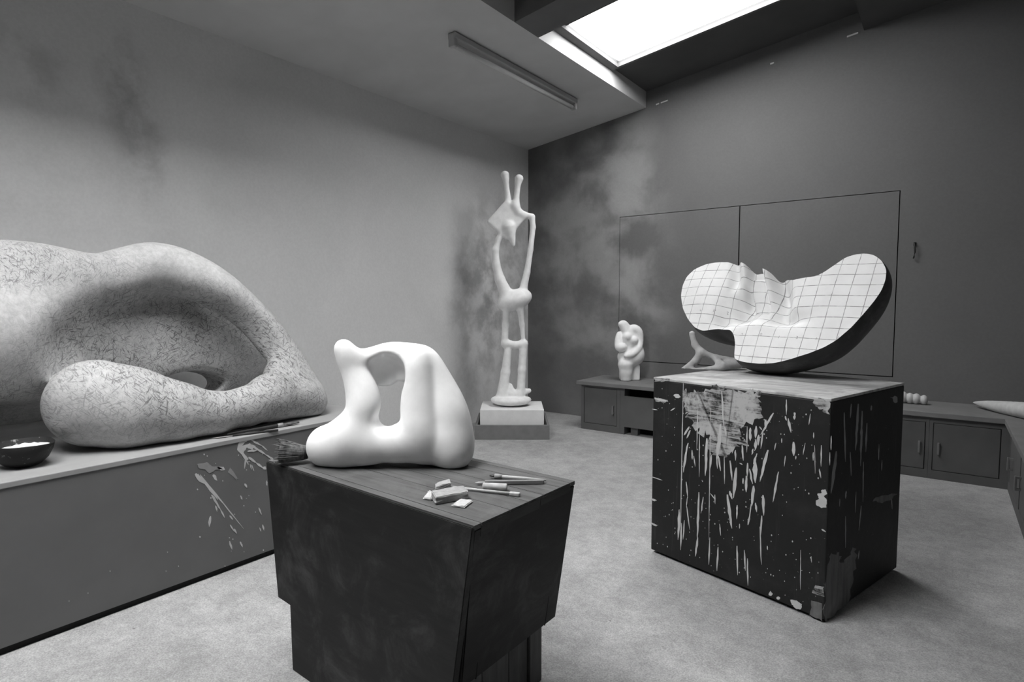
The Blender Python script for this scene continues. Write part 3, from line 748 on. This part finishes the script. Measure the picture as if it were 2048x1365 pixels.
wpos = GQ + allv[:, :1] * gu + allv[:, 1:2] * gv + allv[:, 2:3] * gn
dz = BH + .0005 - wpos[:, 2].min()
print('gridded sculpture moved by', dz)
GQ2 = GQ + np.array([0, 0, dz])
t = NT('gridded_plaster_face'); co = t.coord(); x, y, z = t.sep(co); wb = t.noise(co, 6, 2)
def gline(v, step, ph, w0):
    q = t.op('MULTIPLY_ADD', wb, .006, v); q = t.op('ADD', q, ph); q = t.op('DIVIDE', q, step); q = t.op('FRACT', q)
    q = t.op('SUBTRACT', q, .5); q = t.op('ABSOLUTE', q); return t.ramp(q, w0 / step, w0 / step * .45)
lines = t.op('MAXIMUM', gline(x, .0765, 10.02, .0021), gline(y, .0565, 10.0, .0021))
sm_ = t.ramp(t.noise(co, 8, 6, .6), .3, .7, .93, 1.02)
v = t.mixv(t.op('MULTIPLY', lines, t.ramp(t.noise(co, 30, 3), .3, .6, .35, .8)), t.op('MULTIPLY', sm_, .80), .10)
M['grid_face'] = t.out(v, .7, None, .1, .01, .25)
t = NT('dark_worked_plaster'); co = t.coord(scale=(3, 8, 8)); g = t.noise(co, 1.4, 7, .7, .4); co2 = t.coord(); s2 = t.noise(co2, 26, 6, .7)
M['grid_back'] = t.out(t.mixv(t.ramp(g, .45, .8), .035, .11), .5, s2, .2, .004, .35)
M['pencil'] = plain('pencil_line', .30, .8)
gs = thing('gridded_sculpture', 'half rounded sculpture with gridded white face and dark back on the splashed box', 'sculpture', (0, 0, 0))
gs.matrix_basis = Matrix.Translation(Vector(GQ2)) @ gmat
me = bpy.data.meshes.new('carved_form'); me.from_pydata([tuple(p) for p in allv], [], faces); me.update()
me.polygons.foreach_set('use_smooth', [True] * len(me.polygons))
me.polygons.foreach_set('material_index', [0] * nf_front + [1] * (len(faces) - nf_front))
me.materials.append(M['grid_face']); me.materials.append(M['grid_back']); me.materials.append(M['pencil'])
rim = set(tuple(sorted((ri(NRg - 1, j), ri(NRg - 1, j + 1)))) for j in range(n))
at = me.attributes.new('sharp_edge', 'BOOLEAN', 'EDGE')
at.data.foreach_set('value', [tuple(sorted(e.vertices)) in rim for e in me.edges])
bm = bmesh.new(); bm.from_mesh(me); bmesh.ops.remove_doubles(bm, verts=bm.verts, dist=1e-5); bmesh.ops.recalc_face_normals(bm, faces=bm.faces); bm.to_mesh(me); bm.free()
bm = bmesh.new(); bm.from_mesh(me)          # faint pencilled figures beside the grid lines
def stroke(x, y, pts, sc=4.2, w=.0011):
    o_ = guv(x, y); uv = np.array([o_ + np.array([a_, b_]) * sc * .0024 for a_, b_ in pts])
    for p_, q_ in zip(uv, uv[1:]):
        d_ = (q_ - p_) / (np.linalg.norm(q_ - p_) + 1e-9); m_ = np.array([-d_[1], d_[0]]) * w
        r_ = np.array([p_ + m_, q_ + m_, q_ - m_, p_ - m_]); z_ = relief(r_) + .0012
        f_ = bm.faces.new([bm.verts.new((*a_, b_)) for a_, b_ in zip(r_, z_)]); f_.material_index = 2
oval = [(.45 * math.cos(k), .8 * math.sin(k)) for k in np.linspace(0, 2 * math.pi, 11)]
stroke(1405, 636, [(-.6, .1), (.2, .3), (.5, -.2)]); stroke(1405, 636, [(.2, .3), (.2, -.7)])
stroke(1431, 635, [(-.5, -.8), (-.3, .6)]); stroke(1431, 635, [(.1, .3), (.6, .5), (.2, -.2)])
stroke(1451, 635, [(-.5, .7), (.3, .7), (-.3, -.6), (.5, -.6)])
stroke(1484, 681, [(-.5, .2), (.3, .5), (.2, -.7)]); stroke(1523, 683, oval); stroke(1558, 688, [(.1, .7), (-.1, -.7)])
stroke(1595, 690, [(-.4, .7), (.3, .5), (-.1, .05), (.35, -.4), (-.4, -.7)]); stroke(1633, 692, [(.1, .6), (-.1, -.6)]); stroke(1676, 690, [(.1, .6), (-.1, -.6)])
bm.to_mesh(me); bm.free()
link(bpy.data.objects.new('carved_form', me), gs)
# webbed plaster prop behind its left lobe
def prop(X):
    def c(l):
        r = []
        for px, py, y_, rp in l:
            p = ony(px, py, y_) ; r.append((p, rp * m_per_px(p)))
        return r
    d = chain(X, c([(1384, 668, 3.22, 6), (1390, 690, 3.22, 6), (1402, 705, 3.22, 8), (1392, 722, 3.22, 7), (1366, 742, 3.2, 6)]), .015)
    d = smin(d, chain(X, c([(1402, 705, 3.22, 7), (1430, 714, 3.24, 5), (1470, 722, 3.3, 6)]), .01), .012)
    d = smin(d, chain(X, c([(1366, 743, 3.2, 5), (1400, 741, 3.2, 5), (1440, 735, 3.22, 6), (1475, 728, 3.3, 7)]), .01), .02)
    d = smin(d, chain(X, c([(1430, 718, 3.24, 5), (1445, 732, 3.22, 8), (1478, 728, 3.3, 9)]), .01), .02)
    return smax(d, BH + .0005 - X[..., 2], .004)
po = solid('prop', prop, (-1.25, 3.0, .87), (-.7, 3.5, 1.2), .006, plaster('grey_prop_plaster', .42, .2, 30), None)
po.parent = gs; po.matrix_parent_inverse = gs.matrix_basis.inverted()
tag(po, 'webbed pale plaster prop')

# ------------------------------------------------------------------ standing figure in the corner
pl0, pl1 = np.array([-3.438, 4.09, 0]), np.array([-2.887, 4.496, 0])
pu = (pl1 - pl0) / np.linalg.norm(pl1 - pl0); pv = np.array([-pu[1], pu[0], 0]); PW = float(np.linalg.norm(pl1 - pl0)); pth = math.atan2(pu[1], pu[0])
def pp(u, v, z): return pl0 + pu * u + pv * v + np.array([0, 0, z])
PD = .62
plin = thing('sculpture_plinth', 'low grey wooden tray plinth with white block in the room corner', 'plinth', pp(PW / 2, PD / 2, 0))
TH = float(onp(1000, 851, pl0, pv)[2])
bm = bmesh.new()
box(bm, pp(PW / 2, .011, TH / 2), (PW, .022, TH), pth, 0, .003); box(bm, pp(PW / 2, PD - .011, TH / 2), (PW, .022, TH), pth, 0, .003)
box(bm, pp(.011, PD / 2, TH / 2), (.022, PD - .044, TH), pth, 0, .003); box(bm, pp(PW - .011, PD / 2, TH / 2), (.022, PD - .044, TH), pth, 0, .003)
box(bm, pp(PW / 2, PD / 2, .03), (PW - .04, PD - .04, .04), pth)
obj('tray', bm, M['wood_tray'], plin)
qa, qb = onp(960, 850, pp(0, .05, 0), pv), onp(1088, 850, pp(0, .05, 0), pv)
ua, ub = float((qa - pl0) @ pu), float((qb - pl0) @ pu)
PT = float(onp(1020, 820, pp(0, .05, 0), pv)[2])
bm = bmesh.new(); box(bm, pp((ua + ub) / 2, .05 + .24, (PT + .05) / 2), (ub - ua, .48, PT - .05), pth, 0, .006); obj('plaster_block', bm, M['plaster_block'], plin)
fpl = pp(0, .28, 0)
def Fp(px, py, off=0.): return onp(px, py, fpl + pv * off, pv)
def stand(X):
    def c(l):
        r = []
        for px, py, off, rp in l:
            p = Fp(px, py, off); r.append((p, rp * m_per_px(p)))
        return r
    ax = [pu, pv, (0, 0, 1)]
    f = m_per_px(Fp(1020, 700))
    d = ell(X, Fp(1022, 800), (41 * f, 34 * f, 12 * f), ax); d = smax(d, X[..., 2] - float(Fp(1022, 794)[2]), .01)
    d = smin(d, chain(X, c([(1000, 796, 0, 9), (1040, 786, .0, 7), (1058, 782, .02, 5)]), .02), .02)
    for l in ([(1004, 795, 0, 12), (1011, 745, 0, 9), (1016, 700, 0, 7.5)], [(1041, 790, .0, 8.5), (1044, 740, 0, 8), (1047, 690, 0, 8)]): d = smin(d, chain(X, c(l)), .02)
    d = smin(d, chain(X, c([(1022, 785, 0, 10), (1022, 770, 0, 3)])), .02)
    d = smin(d, chain(X, c([(1011, 687, 0, 9), (1030, 691, 0, 7), (1048, 687, 0, 8)])), .02)
    for l in ([(1009, 690, 0, 7), (1011, 650, 0, 6.5), (1014, 612, -.05, 7.5)], [(1047, 686, 0, 4), (1044, 650, 0, 5), (1039, 608, -.05, 7.5)]): d = smin(d, chain(X, c(l)), .015)
    a = math.radians(-20); tx = pu * math.cos(a) - np.array([0, 0, 1]) * math.sin(a); tz = np.cross(tx, pv)
    d = smin(d, ell(X, Fp(1029, 601), (36 * f, 26 * f, 21 * f), [tx, pv, tz]), .02)
    d = smin(d, chain(X, c([(1014, 592, 0, 14), (1000, 560, 0, 10), (992, 530, 0, 8), (991, 500, 0, 6.5), (997, 478, 0, 5.5), (1005, 462, .0, 6)]), .02), .03)
    d = smin(d, chain(X, c([(1046, 580, 0, 8), (1054, 545, 0, 6.5), (1061, 500, 0, 5.5), (1066, 455, 0, 5.5), (1064, 434, 0, 6), (1048, 430, 0, 6.5), (1036, 424, 0, 8), (1030, 410, 0, 9)]), .012), .02)
    # broad rounded torso plate in place of a detailed one, leaning a little
    b_ = math.radians(48); ux = pu * math.cos(b_) + np.array([0, 0, 1]) * math.sin(b_); uz = np.cross(ux, pv)
    pla = rbox(X, Fp(1013, 440), (30 * f, 5 * f, 27 * f), [ux, pv, uz], 4 * f)
    d = smin(d, pla, .02)
    d = smin(d, chain(X, c([(1018, 455, .0, 14), (1027, 490, 0, 4)])), .02)
    # two plain prongs with rounded ends
    for l in ([(1016, 400, .02, 7), (1013, 372, .02, 5.2), (1011, 356, .02, 7), (1010, 351, .02, 9)], [(1031, 415, 0, 8), (1034, 385, 0, 5.4), (1036, 366, 0, 6.5), (1038, 358, 0, 9)]): d = smin(d, chain(X, c(l), .01), .02)
    return smax(d, PT + .0005 - X[..., 2], .004)
so = solid('standing_sculpture', stand, (-3.75, 4.1, PT - .02), (-2.85, 4.95, 2.65), .0085, M['plaster_old'])
tag(so, 'tall thin openwork white standing sculpture on the corner plinth', 'sculpture')

# ------------------------------------------------------------------ low cabinets round the corner
CT, CB, CYF, CXF = .483, .447, 5.06, .345
wk = thing('worktop', 'long grey worktop running along the back wall and corner', 'worktop', (-1.2, 5.36, CB))
bm = bmesh.new(); mm(bm, -2.935, XR - .004, CYF, YB - .003, CB, CT, 0, .003); obj('long_board', bm, M['worktop'], wk)
bm = bmesh.new(); mm(bm, CXF, XR - .004, 3.69, CYF - .001, CB, CT, 0, .003); obj('side_board', bm, M['worktop'], wk)
FY = 5.10
def unit(name, label, x0, x1, door=None, hside=1):
    """cupboard on the back wall: carcass, framed front, inset door with a bar handle"""
    u = thing(name, label, 'cupboard', ((x0 + x1) / 2, 5.38, 0), 'low cupboards under the worktop')
    bm = bmesh.new(); mm(bm, x0, x1, FY + .022, YB - .01, .0, CB - .001)
    g = door
    mm(bm, x0, g[0], FY, FY + .022, .0, CB - .001); mm(bm, g[1], x1, FY, FY + .022, .0, CB - .001)
    mm(bm, g[0], g[1], FY, FY + .022, .0, g[2]); mm(bm, g[0], g[1], FY, FY + .022, g[3], CB - .001)
    obj('carcass', bm, M['cabinet'], u)
    bm = bmesh.new(); mm(bm, g[0] + .004, g[1] - .005, FY + .003, FY + .0215, g[2] + .004, g[3] - .004, 0, .0015); d = obj('door', bm, M['cabinet'], u)
    hx = g[1] - .035 if hside > 0 else g[0] + .035
    bm = bmesh.new(); hz = .225
    box(bm, (hx, FY - .022, hz), (.014, .012, .085), 0, 0, .003)
    for dz_ in (-.034, .034): box(bm, (hx, FY - .008, hz + dz_), (.012, .024, .012))
    hnd = obj('handle', bm, M['handle']); hnd.parent = d; hnd.matrix_parent_inverse = Matrix.Identity(4)
    return u
unit('cupboard', 'grey cupboard with one door at the left end of the worktop run', -2.90, -2.475, (-2.868, -2.508, .065, .425), 1)
# open-slot radiator cover beside it
sl = thing('slotted_cabinet', 'grey boxed panel with a dark open slot right of the end cupboard', 'cabinet', (-1.9, 5.38, 0), 'low cupboards under the worktop')
bm = bmesh.new(); x0, x1 = -2.474, -1.30
mm(bm, x0, x0 + .045, FY, YB - .01, 0, CB - .001); mm(bm, x1 - .045, x1, FY, YB - .01, 0, CB - .001); mm(bm, x0 + .05, x1 - .05, 5.45, 5.47, 0, CB - .001)
obj('carcass', bm, M['cabinet'], sl)
bm = bmesh.new(); mm(bm, x0 + .045, x1 - .045, FY - .005, FY + .015, .075, .372); obj('front_panel', bm, M['cabinet'], sl)
bm = bmesh.new(); mm(bm, x0 + .045, x1 - .045, FY + .12, FY + .13, 0, CB - .002); obj('slot_shade', bm, M['black'], sl)  # black sheet stands in for the shade inside the slot
for fx_ in (x0 + .10, x1 - .25):
    bm = bmesh.new(); mm(bm, fx_, fx_ + .07, FY + .03, FY + .09, 0, .076); obj('foot', bm, M['cabinet'], sl)
unit('cupboard', 'grey cupboard whose door hides behind the splashed box, right of the slotted panel', -1.299, -.585, (-1.26, -.62, .062, .405), -1)
unit('cupboard', 'grey cupboard half hidden by the box with its handle on the right edge', -.584, -.062, (-.55, -.082, .062, .405), 1)
unit('cupboard', 'grey cupboard with one full door and left handle next to the corner', -.061, CXF + .035, (-.04, .335, .062, .405), -1)
def unit_r(label, y0, y1, hy):
    u = thing('cupboard', label, 'cupboard', (.65, (y0 + y1) / 2, 0), 'low cupboards under the worktop')
    x = CXF + .035
    bm = bmesh.new(); mm(bm, x + .022, XR - .004, y0, y1, 0, CB - .001)
    mm(bm, x, x + .022, y0, y0 + .035, 0, CB - .001); mm(bm, x, x + .022, y1 - .035, y1, 0, CB - .001); mm(bm, x, x + .022, y0 + .035, y1 - .035, 0, .062); mm(bm, x, x + .022, y0 + .035, y1 - .035, .405, CB - .001)
    obj('carcass', bm, M['cabinet'], u)
    bm = bmesh.new(); mm(bm, x + .003, x + .0215, y0 + .04, y1 - .04, .066, .401, 0, .0015); d = obj('door', bm, M['cabinet'], u)
    bm = bmesh.new(); box(bm, (x - .022, hy, .225), (.012, .014, .085), 0, 0, .003)
    for dz_ in (-.034, .034): box(bm, (x - .008, hy, .225 + dz_), (.024, .012, .012))
    hnd = obj('handle', bm, M['handle']); hnd.parent = d; hnd.matrix_parent_inverse = Matrix.Identity(4)
unit_r('grey cupboard on the side run nearest the corner, below the pale horn', 4.45, FY - .001, 4.86)
unit_r('grey cupboard on the side run, the nearer one at the right picture edge', 3.70, 4.449, 4.36)

# small seated figure carving
sf = ony(1262, 745, 5.42)
sfu = np.array([math.cos(YAW), math.sin(YAW), 0]); sfv = np.array([-math.sin(YAW), math.cos(YAW), 0]); sax = [sfu, sfv, (0, 0, 1)]
SQ = np.array([sf[0], sf[1], CT])
def Sp(px, py, off=0.): return onp(px, py, SQ + sfv * off, sfv)
def small(X):
    f = m_per_px(SQ)
    def c(l): return [(Sp(px, py, o), r * f) for px, py, o, r in l]
    d = ell(X, Sp(1259, 684), (19 * f, 13 * f, 27 * f), sax)
    d = smin(d, ell(X, Sp(1261, 714), (26 * f, 19 * f, 20 * f), sax), .04)
    d = smin(d, ell(X, Sp(1272, 706, .01), (16 * f, 17 * f, 20 * f), sax), .03)
    d = smin(d, chain(X, c([(1251, 730, -.05, 15), (1252, 745, -.05, 12), (1252, 757, -.05, 11)])), .03)
    d = smin(d, rbox(X, Sp(1259, 745, .03), (19 * f, 12 * f, 16 * f), sax, 3 * f), .01)
    d = smin(d, chain(X, c(spl([(1241, 649, 0, 3.5), (1247, 650, 0, 7), (1252, 659, 0, 8.5), (1258, 668, 0, 10)]))), .02)
    d = smin(d, chain(X, c(spl([(1256, 664, 0, 8), (1268, 659, 0, 8), (1277, 666, 0, 7), (1279, 684, -.01, 6), (1275, 698, -.05, 6), (1264, 709, -.09, 5), (1252, 712, -.10, 4)]))), .012)
    d = smin(d, chain(X, c(spl([(1239, 668, 0, 4.5), (1237, 682, -.02, 6), (1239, 695, -.05, 7), (1247, 694, -.08, 6)]))), .015)
    d = smin(d, ell(X, Sp(1255, 674, -.055), (9 * f, 8 * f, 8 * f), sax), .02)
    d = smin(d, ell(X, Sp(1268, 681, -.06), (8 * f, 8 * f, 8 * f), sax), .015)
    d = smax(d, -chain(X, c([(1271, 668, -.10, 2.2), (1273, 688, -.12, 2.2)])), .008)
    return smax(d, CT + .0005 - X[..., 2], .004)
sm = solid('small_figure', small, SQ - (.25, .25, .01), SQ + (.25, .25, .70), .005, M['plaster_old'])
tag(sm, 'small pale carved seated figure standing on the left end of the worktop', 'sculpture')

# lumpy segmented plaster piece on the worktop
def lumps(X):
    d = None
    for px, r in ((1806, 12), (1820, 11), (1833, 11), (1848, 10)):
        p = ony(px, 0, 5.42); p = ony(px, 797, 5.42); rr_ = r * m_per_px(p); e = ell(X, np.array([p[0], p[1], CT + rr_ * .92]), (rr_ * .68, rr_ * 1.0, rr_), None); d = e if d is None else smin(d, e, .006)
    return smax(d, CT + .0005 - X[..., 2], .003)
q = ony(1830, 797, 5.42)
lo_ = solid('segmented_maquette', lumps, q - (.22, .12, .08), q + (.16, .12, .1), .004, M['bone'])
tag(lo_, 'small segmented pale plaster maquette on the worktop beside the splashed box', 'maquette')
# pale horn
def horn(X):
    a = np.array([.19, 5.50, CT + .035]); b = np.array([.36, 5.28, CT + .045]); c_ = np.array([.52, 5.05, CT + .062]); d_ = np.array([.66, 4.80, CT + .075])
    d = chain(X, [(np.array(q_[:3]), q_[3]) for q_ in spl([(*a, .004), (*(a + (b - a) * .4), .026), (*b, .044), (*c_, .060), (*d_, .072)], 6)], .01)
    return smax(d, CT + .0005 - X[..., 2], .004)
ho = solid('pale_horn', horn, (.12, 4.66, CT - .02), (.78, 5.6, CT + .2), .006, M['bone'])
tag(ho, 'pale pointed horn lying across the corner of the worktop', 'horn')

# ------------------------------------------------------------------ loose things on the bench
bc = np.array([-2.86, .685, BZ])
bowl = thing('plaster_bowl', 'dark rough bowl of white plaster at the front edge of the grey bench', 'bowl', bc)
bm = bmesh.new()
prof = [(0, .0), (.035, .001), (.055, .008), (.078, .03), (.094, .062), (.0985, .09), (.0965, .092), (.090, .062), (.07, .034), (.04, .016), (0, .012)]
lathe(bm, prof, bc, 40)
for v in bm.verts:
    d = Vector((v.co.x - bc[0], v.co.y - bc[1], 0))
    if d.length > 1e-4:
        a = math.atan2(d.y, d.x); s = 1 + .03 * math.sin(3 * a + 1) + .02 * math.sin(7 * a)
        lipd = max(0, math.cos(a - math.radians(35))) ** 14; s += .16 * lipd * max(0, (v.co.z - bc[2] - .06) / .03)
        v.co.x, v.co.y = bc[0] + d.x * s, bc[1] + d.y * s
t = NT('plaster_crusted_rubber'); co = t.coord(); sp = t.ramp(t.noise(co, 26, 5, .7), .60, .68)
M['bowl'] = t.out(t.mixv(sp, .015, .3), .6, t.noise(co, 40, 4), .3, .004)
obj('shell', bm, M['bowl'], bowl, True)
bm = bmesh.new(); ring = []
for k in range(40):
    a = 2 * math.pi * k / 40; ring.append((.088 * math.cos(a), .088 * math.sin(a)))
c_ = bm.verts.new(bc + np.array([-.01, 0, .078])); lst = [[bm.verts.new(bc + np.array([x_ * s, y_ * s, .078 + .006 * math.sin(9 * x_ / .09 * s + 4 * y_ / .09) - .010 * s * s])) for x_, y_ in ring] for s in (.35, .7, 1.0)]
for k in range(40):
    k2 = (k + 1) % 40; bm.faces.new((c_, lst[0][k], lst[0][k2]))
    for a_, b_ in zip(lst, lst[1:]): bm.faces.new((a_[k], b_[k], b_[k2], a_[k2]))
obj('plaster_fill', bm, M['plaster'], bowl, True)

def tool_axis(p, q, z): return np.array(onz(*p, z)), np.array(onz(*q, z))
# long paint brush, resting on the bench
zb = BZ + .011
p0, p1 = tool_axis((455, 869), (597, 845), zb)
def along(u): return p0 + (p1 - p0) * u
br = thing('paint_brush', 'long dark handled paint brush lying on the bench beside the reclining form', 'brush', (p0 + p1) / 2 - (0, 0, .011))
bm = bmesh.new(); tube(bm, [along(u) for u in (0, .1, .4, .62, .7)], [.004, .006, .008, .010, .010], 12); obj('handle', bm, M['dark_tool'], br, True)
bm = bmesh.new(); tube(bm, [along(.68), along(.76)], [.0105, .0115], 14); obj('ferrule', bm, M['metal'], br, True)
bm = bmesh.new(); tube(bm, [along(.75), along(.88), along(1.0)], [.010, .013, .009], 14, 0, True, .55); obj('bristles', bm, M['bristle'], br, True)
p0, p1 = tool_axis((424, 877), (556, 861), BZ + .004)
st_ = thing('modelling_spatula', 'thin flat steel spatula lying on the bench in front of the paint brush', 'tool', (p0 + p1) / 2 - (0, 0, .004))
bm = bmesh.new(); tube(bm, [along(.3), along(.6), along(1)], [.006, .0075, .006], 10); obj('handle', bm, M['dark_tool'], st_, True)
bm = bmesh.new(); tube(bm, [along(0), along(.08), along(.2), along(.32)], [.002, .009, .010, .004], 10, 0, True, .15); obj('blade', bm, M['metal'], st_, True)
p0, p1 = tool_axis((452, 861), (535, 846), BZ + .005)
bm = bmesh.new(); tube(bm, [along(0), along(.15), along(.85), along(1)], [.002, .005, .005, .003], 10)
tag(obj('modelling_stick', bm, M['dark_tool'], None, True), 'thin dark modelling stick on the bench between brush and reclining form', 'tool')

# ------------------------------------------------------------------ loose things on the block
# round whisk brush behind the left foot of the white sculpture
h0 = np.array(onz(607, 906, BT + .036)); h1 = np.array(onz(570, 904, BT + .043))
ax_ = (h1 - h0) / np.linalg.norm(h1 - h0); sx_ = np.cross(ax_, [0, 0, 1]); sx_ /= np.linalg.norm(sx_); sz_ = np.cross(sx_, ax_)
wb_ = thing('round_brush', 'round bristle brush lying behind the foot of the white sculpture', 'brush', (h0[0], h0[1], BT))
bm = bmesh.new(); tube(bm, [h0 - ax_ * .016, h0 - ax_ * .008, h0 + ax_ * .004], [.020, .023, .026], 16); obj('handle', bm, M['dark_tool'], wb_, True)
bm = bmesh.new(); tube(bm, [h0 - ax_ * .004, h0 + ax_ * .035, h0 + ax_ * .075], [.025, .032, .036], 22)
for _ in range(260):
    a = rng.uniform(0, 2 * math.pi); r = math.sqrt(rng.uniform(.1, 1)); L = .078 + .014 * rng.normal() * .5
    c0 = h0 + (sx_ * math.cos(a) + sz_ * math.sin(a)) * .025 * r; c1 = h0 + ax_ * L + (sx_ * math.cos(a) + sz_ * math.sin(a)) * .0415 * r + rng.normal(size=3) * .002
    c1[2] = max(c1[2], BT + .002); c0[2] = max(c0[2], BT + .002); tube(bm, [c0, (c0 + c1) / 2 + rng.normal(size=3) * .001, c1], [.0013, .0013, .0008], 4)
obj('bristles', bm, M['bristle'], wb_)

def slabstone(name, label, corners, th, mat, cat='stone', jit=.0005, cut=None):
    """irregular stone from its four foot corners (pixels on the block top)"""
    b = [np.array(onz(*p, BT + .0005)) for p in corners]
    bm = bmesh.new(); c = sum(b) / 4
    top = [c + (p - c) * .97 + np.array([0, 0, th * (1 if cut is None else cut[i])]) for i, p in enumerate(b)]
    hexa(bm, b, top); bmesh.ops.subdivide_edges(bm, edges=bm.edges[:], cuts=3, use_grid_fill=True)
    zmin = BT + .0005
    for v in bm.verts:
        dv = Vector(rng.normal(size=3) * jit); v.co += dv; v.co.z = max(v.co.z, zmin)
    bmesh.ops.bevel(bm, geom=[e for e in bm.edges if e.calc_face_angle(0) > .9], offset=.002, segments=2, affect='EDGES')
    return tag(obj(name, bm, mat, None), label, cat)
slabstone('rubbing_stone', 'long rectangular rubbing stone nearest the block front edge', [(871, 1011), (937, 999), (928, 985), (862, 996)], .021, M['stone'])
slabstone('rubbing_stone', 'flat pale diamond stone chip in front of the rectangular stone', [(903, 1014), (930, 1018), (946, 1005), (922, 1001)], .006, M['stone_light'])
slabstone('rubbing_stone', 'upright wedge of stone behind the rectangular stone', [(870, 985), (902, 983), (900, 973), (872, 975)], .024, M['stone'], cut=(.6, 1, 1, .55))
slabstone('rubbing_stone', 'thin pale flake at the left end of the rectangular stone', [(846, 999), (862, 1003), (870, 990), (858, 985)], .010, M['stone_light'], cut=(.3, .9, 1, .6))
p0, p1 = tool_axis((896, 974), (1040, 990), BT + .006)
sp_ = thing('sanding_stick', 'thin pale stick with a blunt pad end behind the stones', 'tool', (p0 + p1) / 2 - (0, 0, .006))
bm = bmesh.new(); tube(bm, [along(0), along(.5), along(.87)], [.0035, .004, .0045], 10); obj('shaft', bm, M['wood_light'], sp_, True)
bm = bmesh.new(); a_, b_ = along(.86), along(1.0); box(bm, (a_ + b_) / 2, (np.linalg.norm(b_ - a_), .012, .011), math.atan2(*(b_ - a_)[[1, 0]]), 0, .003); obj('pad', bm, M['stone_light'], sp_)
p0, p1 = tool_axis((950, 966), (1088, 964), BT + .007)
ch = thing('wood_chisel', 'long pale square handled chisel lying behind the short cylinder', 'tool', (p0 + p1) / 2 - (0, 0, .007))
ang = math.atan2(*(p1 - p0)[[1, 0]])
bm = bmesh.new(); a_, b_ = along(.14), along(1); box(bm, (a_ + b_) / 2, (np.linalg.norm(b_ - a_), .012, .012), ang, 0, .002); obj('handle', bm, M['wood_mid'], ch)
bm = bmesh.new(); tube(bm, [along(0), along(.05), along(.15)], [.001, .006, .006], 8, 0, True, .5); obj('blade', bm, M['metal'], ch, True)
p0, p1 = tool_axis((971, 971), (1019, 973), BT + .011)
p0 = p0 - np.array([0, .012, 0]); p1 = p1 - np.array([0, .012, 0])
bm = bmesh.new(); tube(bm, [along(0), along(.03), along(.97), along(1)], [.009, .0105, .0105, .009], 20)
tag(obj('stone_cylinder', bm, M['stone_light'], None, True, .6), 'short pale cylinder stone lying in front of the chisel', 'stone')
p0, p1 = tool_axis((982, 952), (1092, 961), BT + .008)
sc_ = thing('scraper', 'thin pale handled scraper with dark tip near the back edge of the block', 'tool', (p0 + p1) / 2 - (0, 0, .008))
bm = bmesh.new(); tube(bm, [along(.18), along(.6), along(1)], [.005, .005, .003], 10); obj('handle', bm, M['wood_light'], sc_, True)
bm = bmesh.new(); tube(bm, [along(.07), along(.2)], [.0075, .0075], 12); obj('ferrule', bm, M['stone'], sc_, True)
bm = bmesh.new(); tube(bm, [along(-.02), along(.03), along(.08)], [.004, .0065, .006], 10, 0, True, .6); obj('tip', bm, M['dark_tool'], sc_, True)
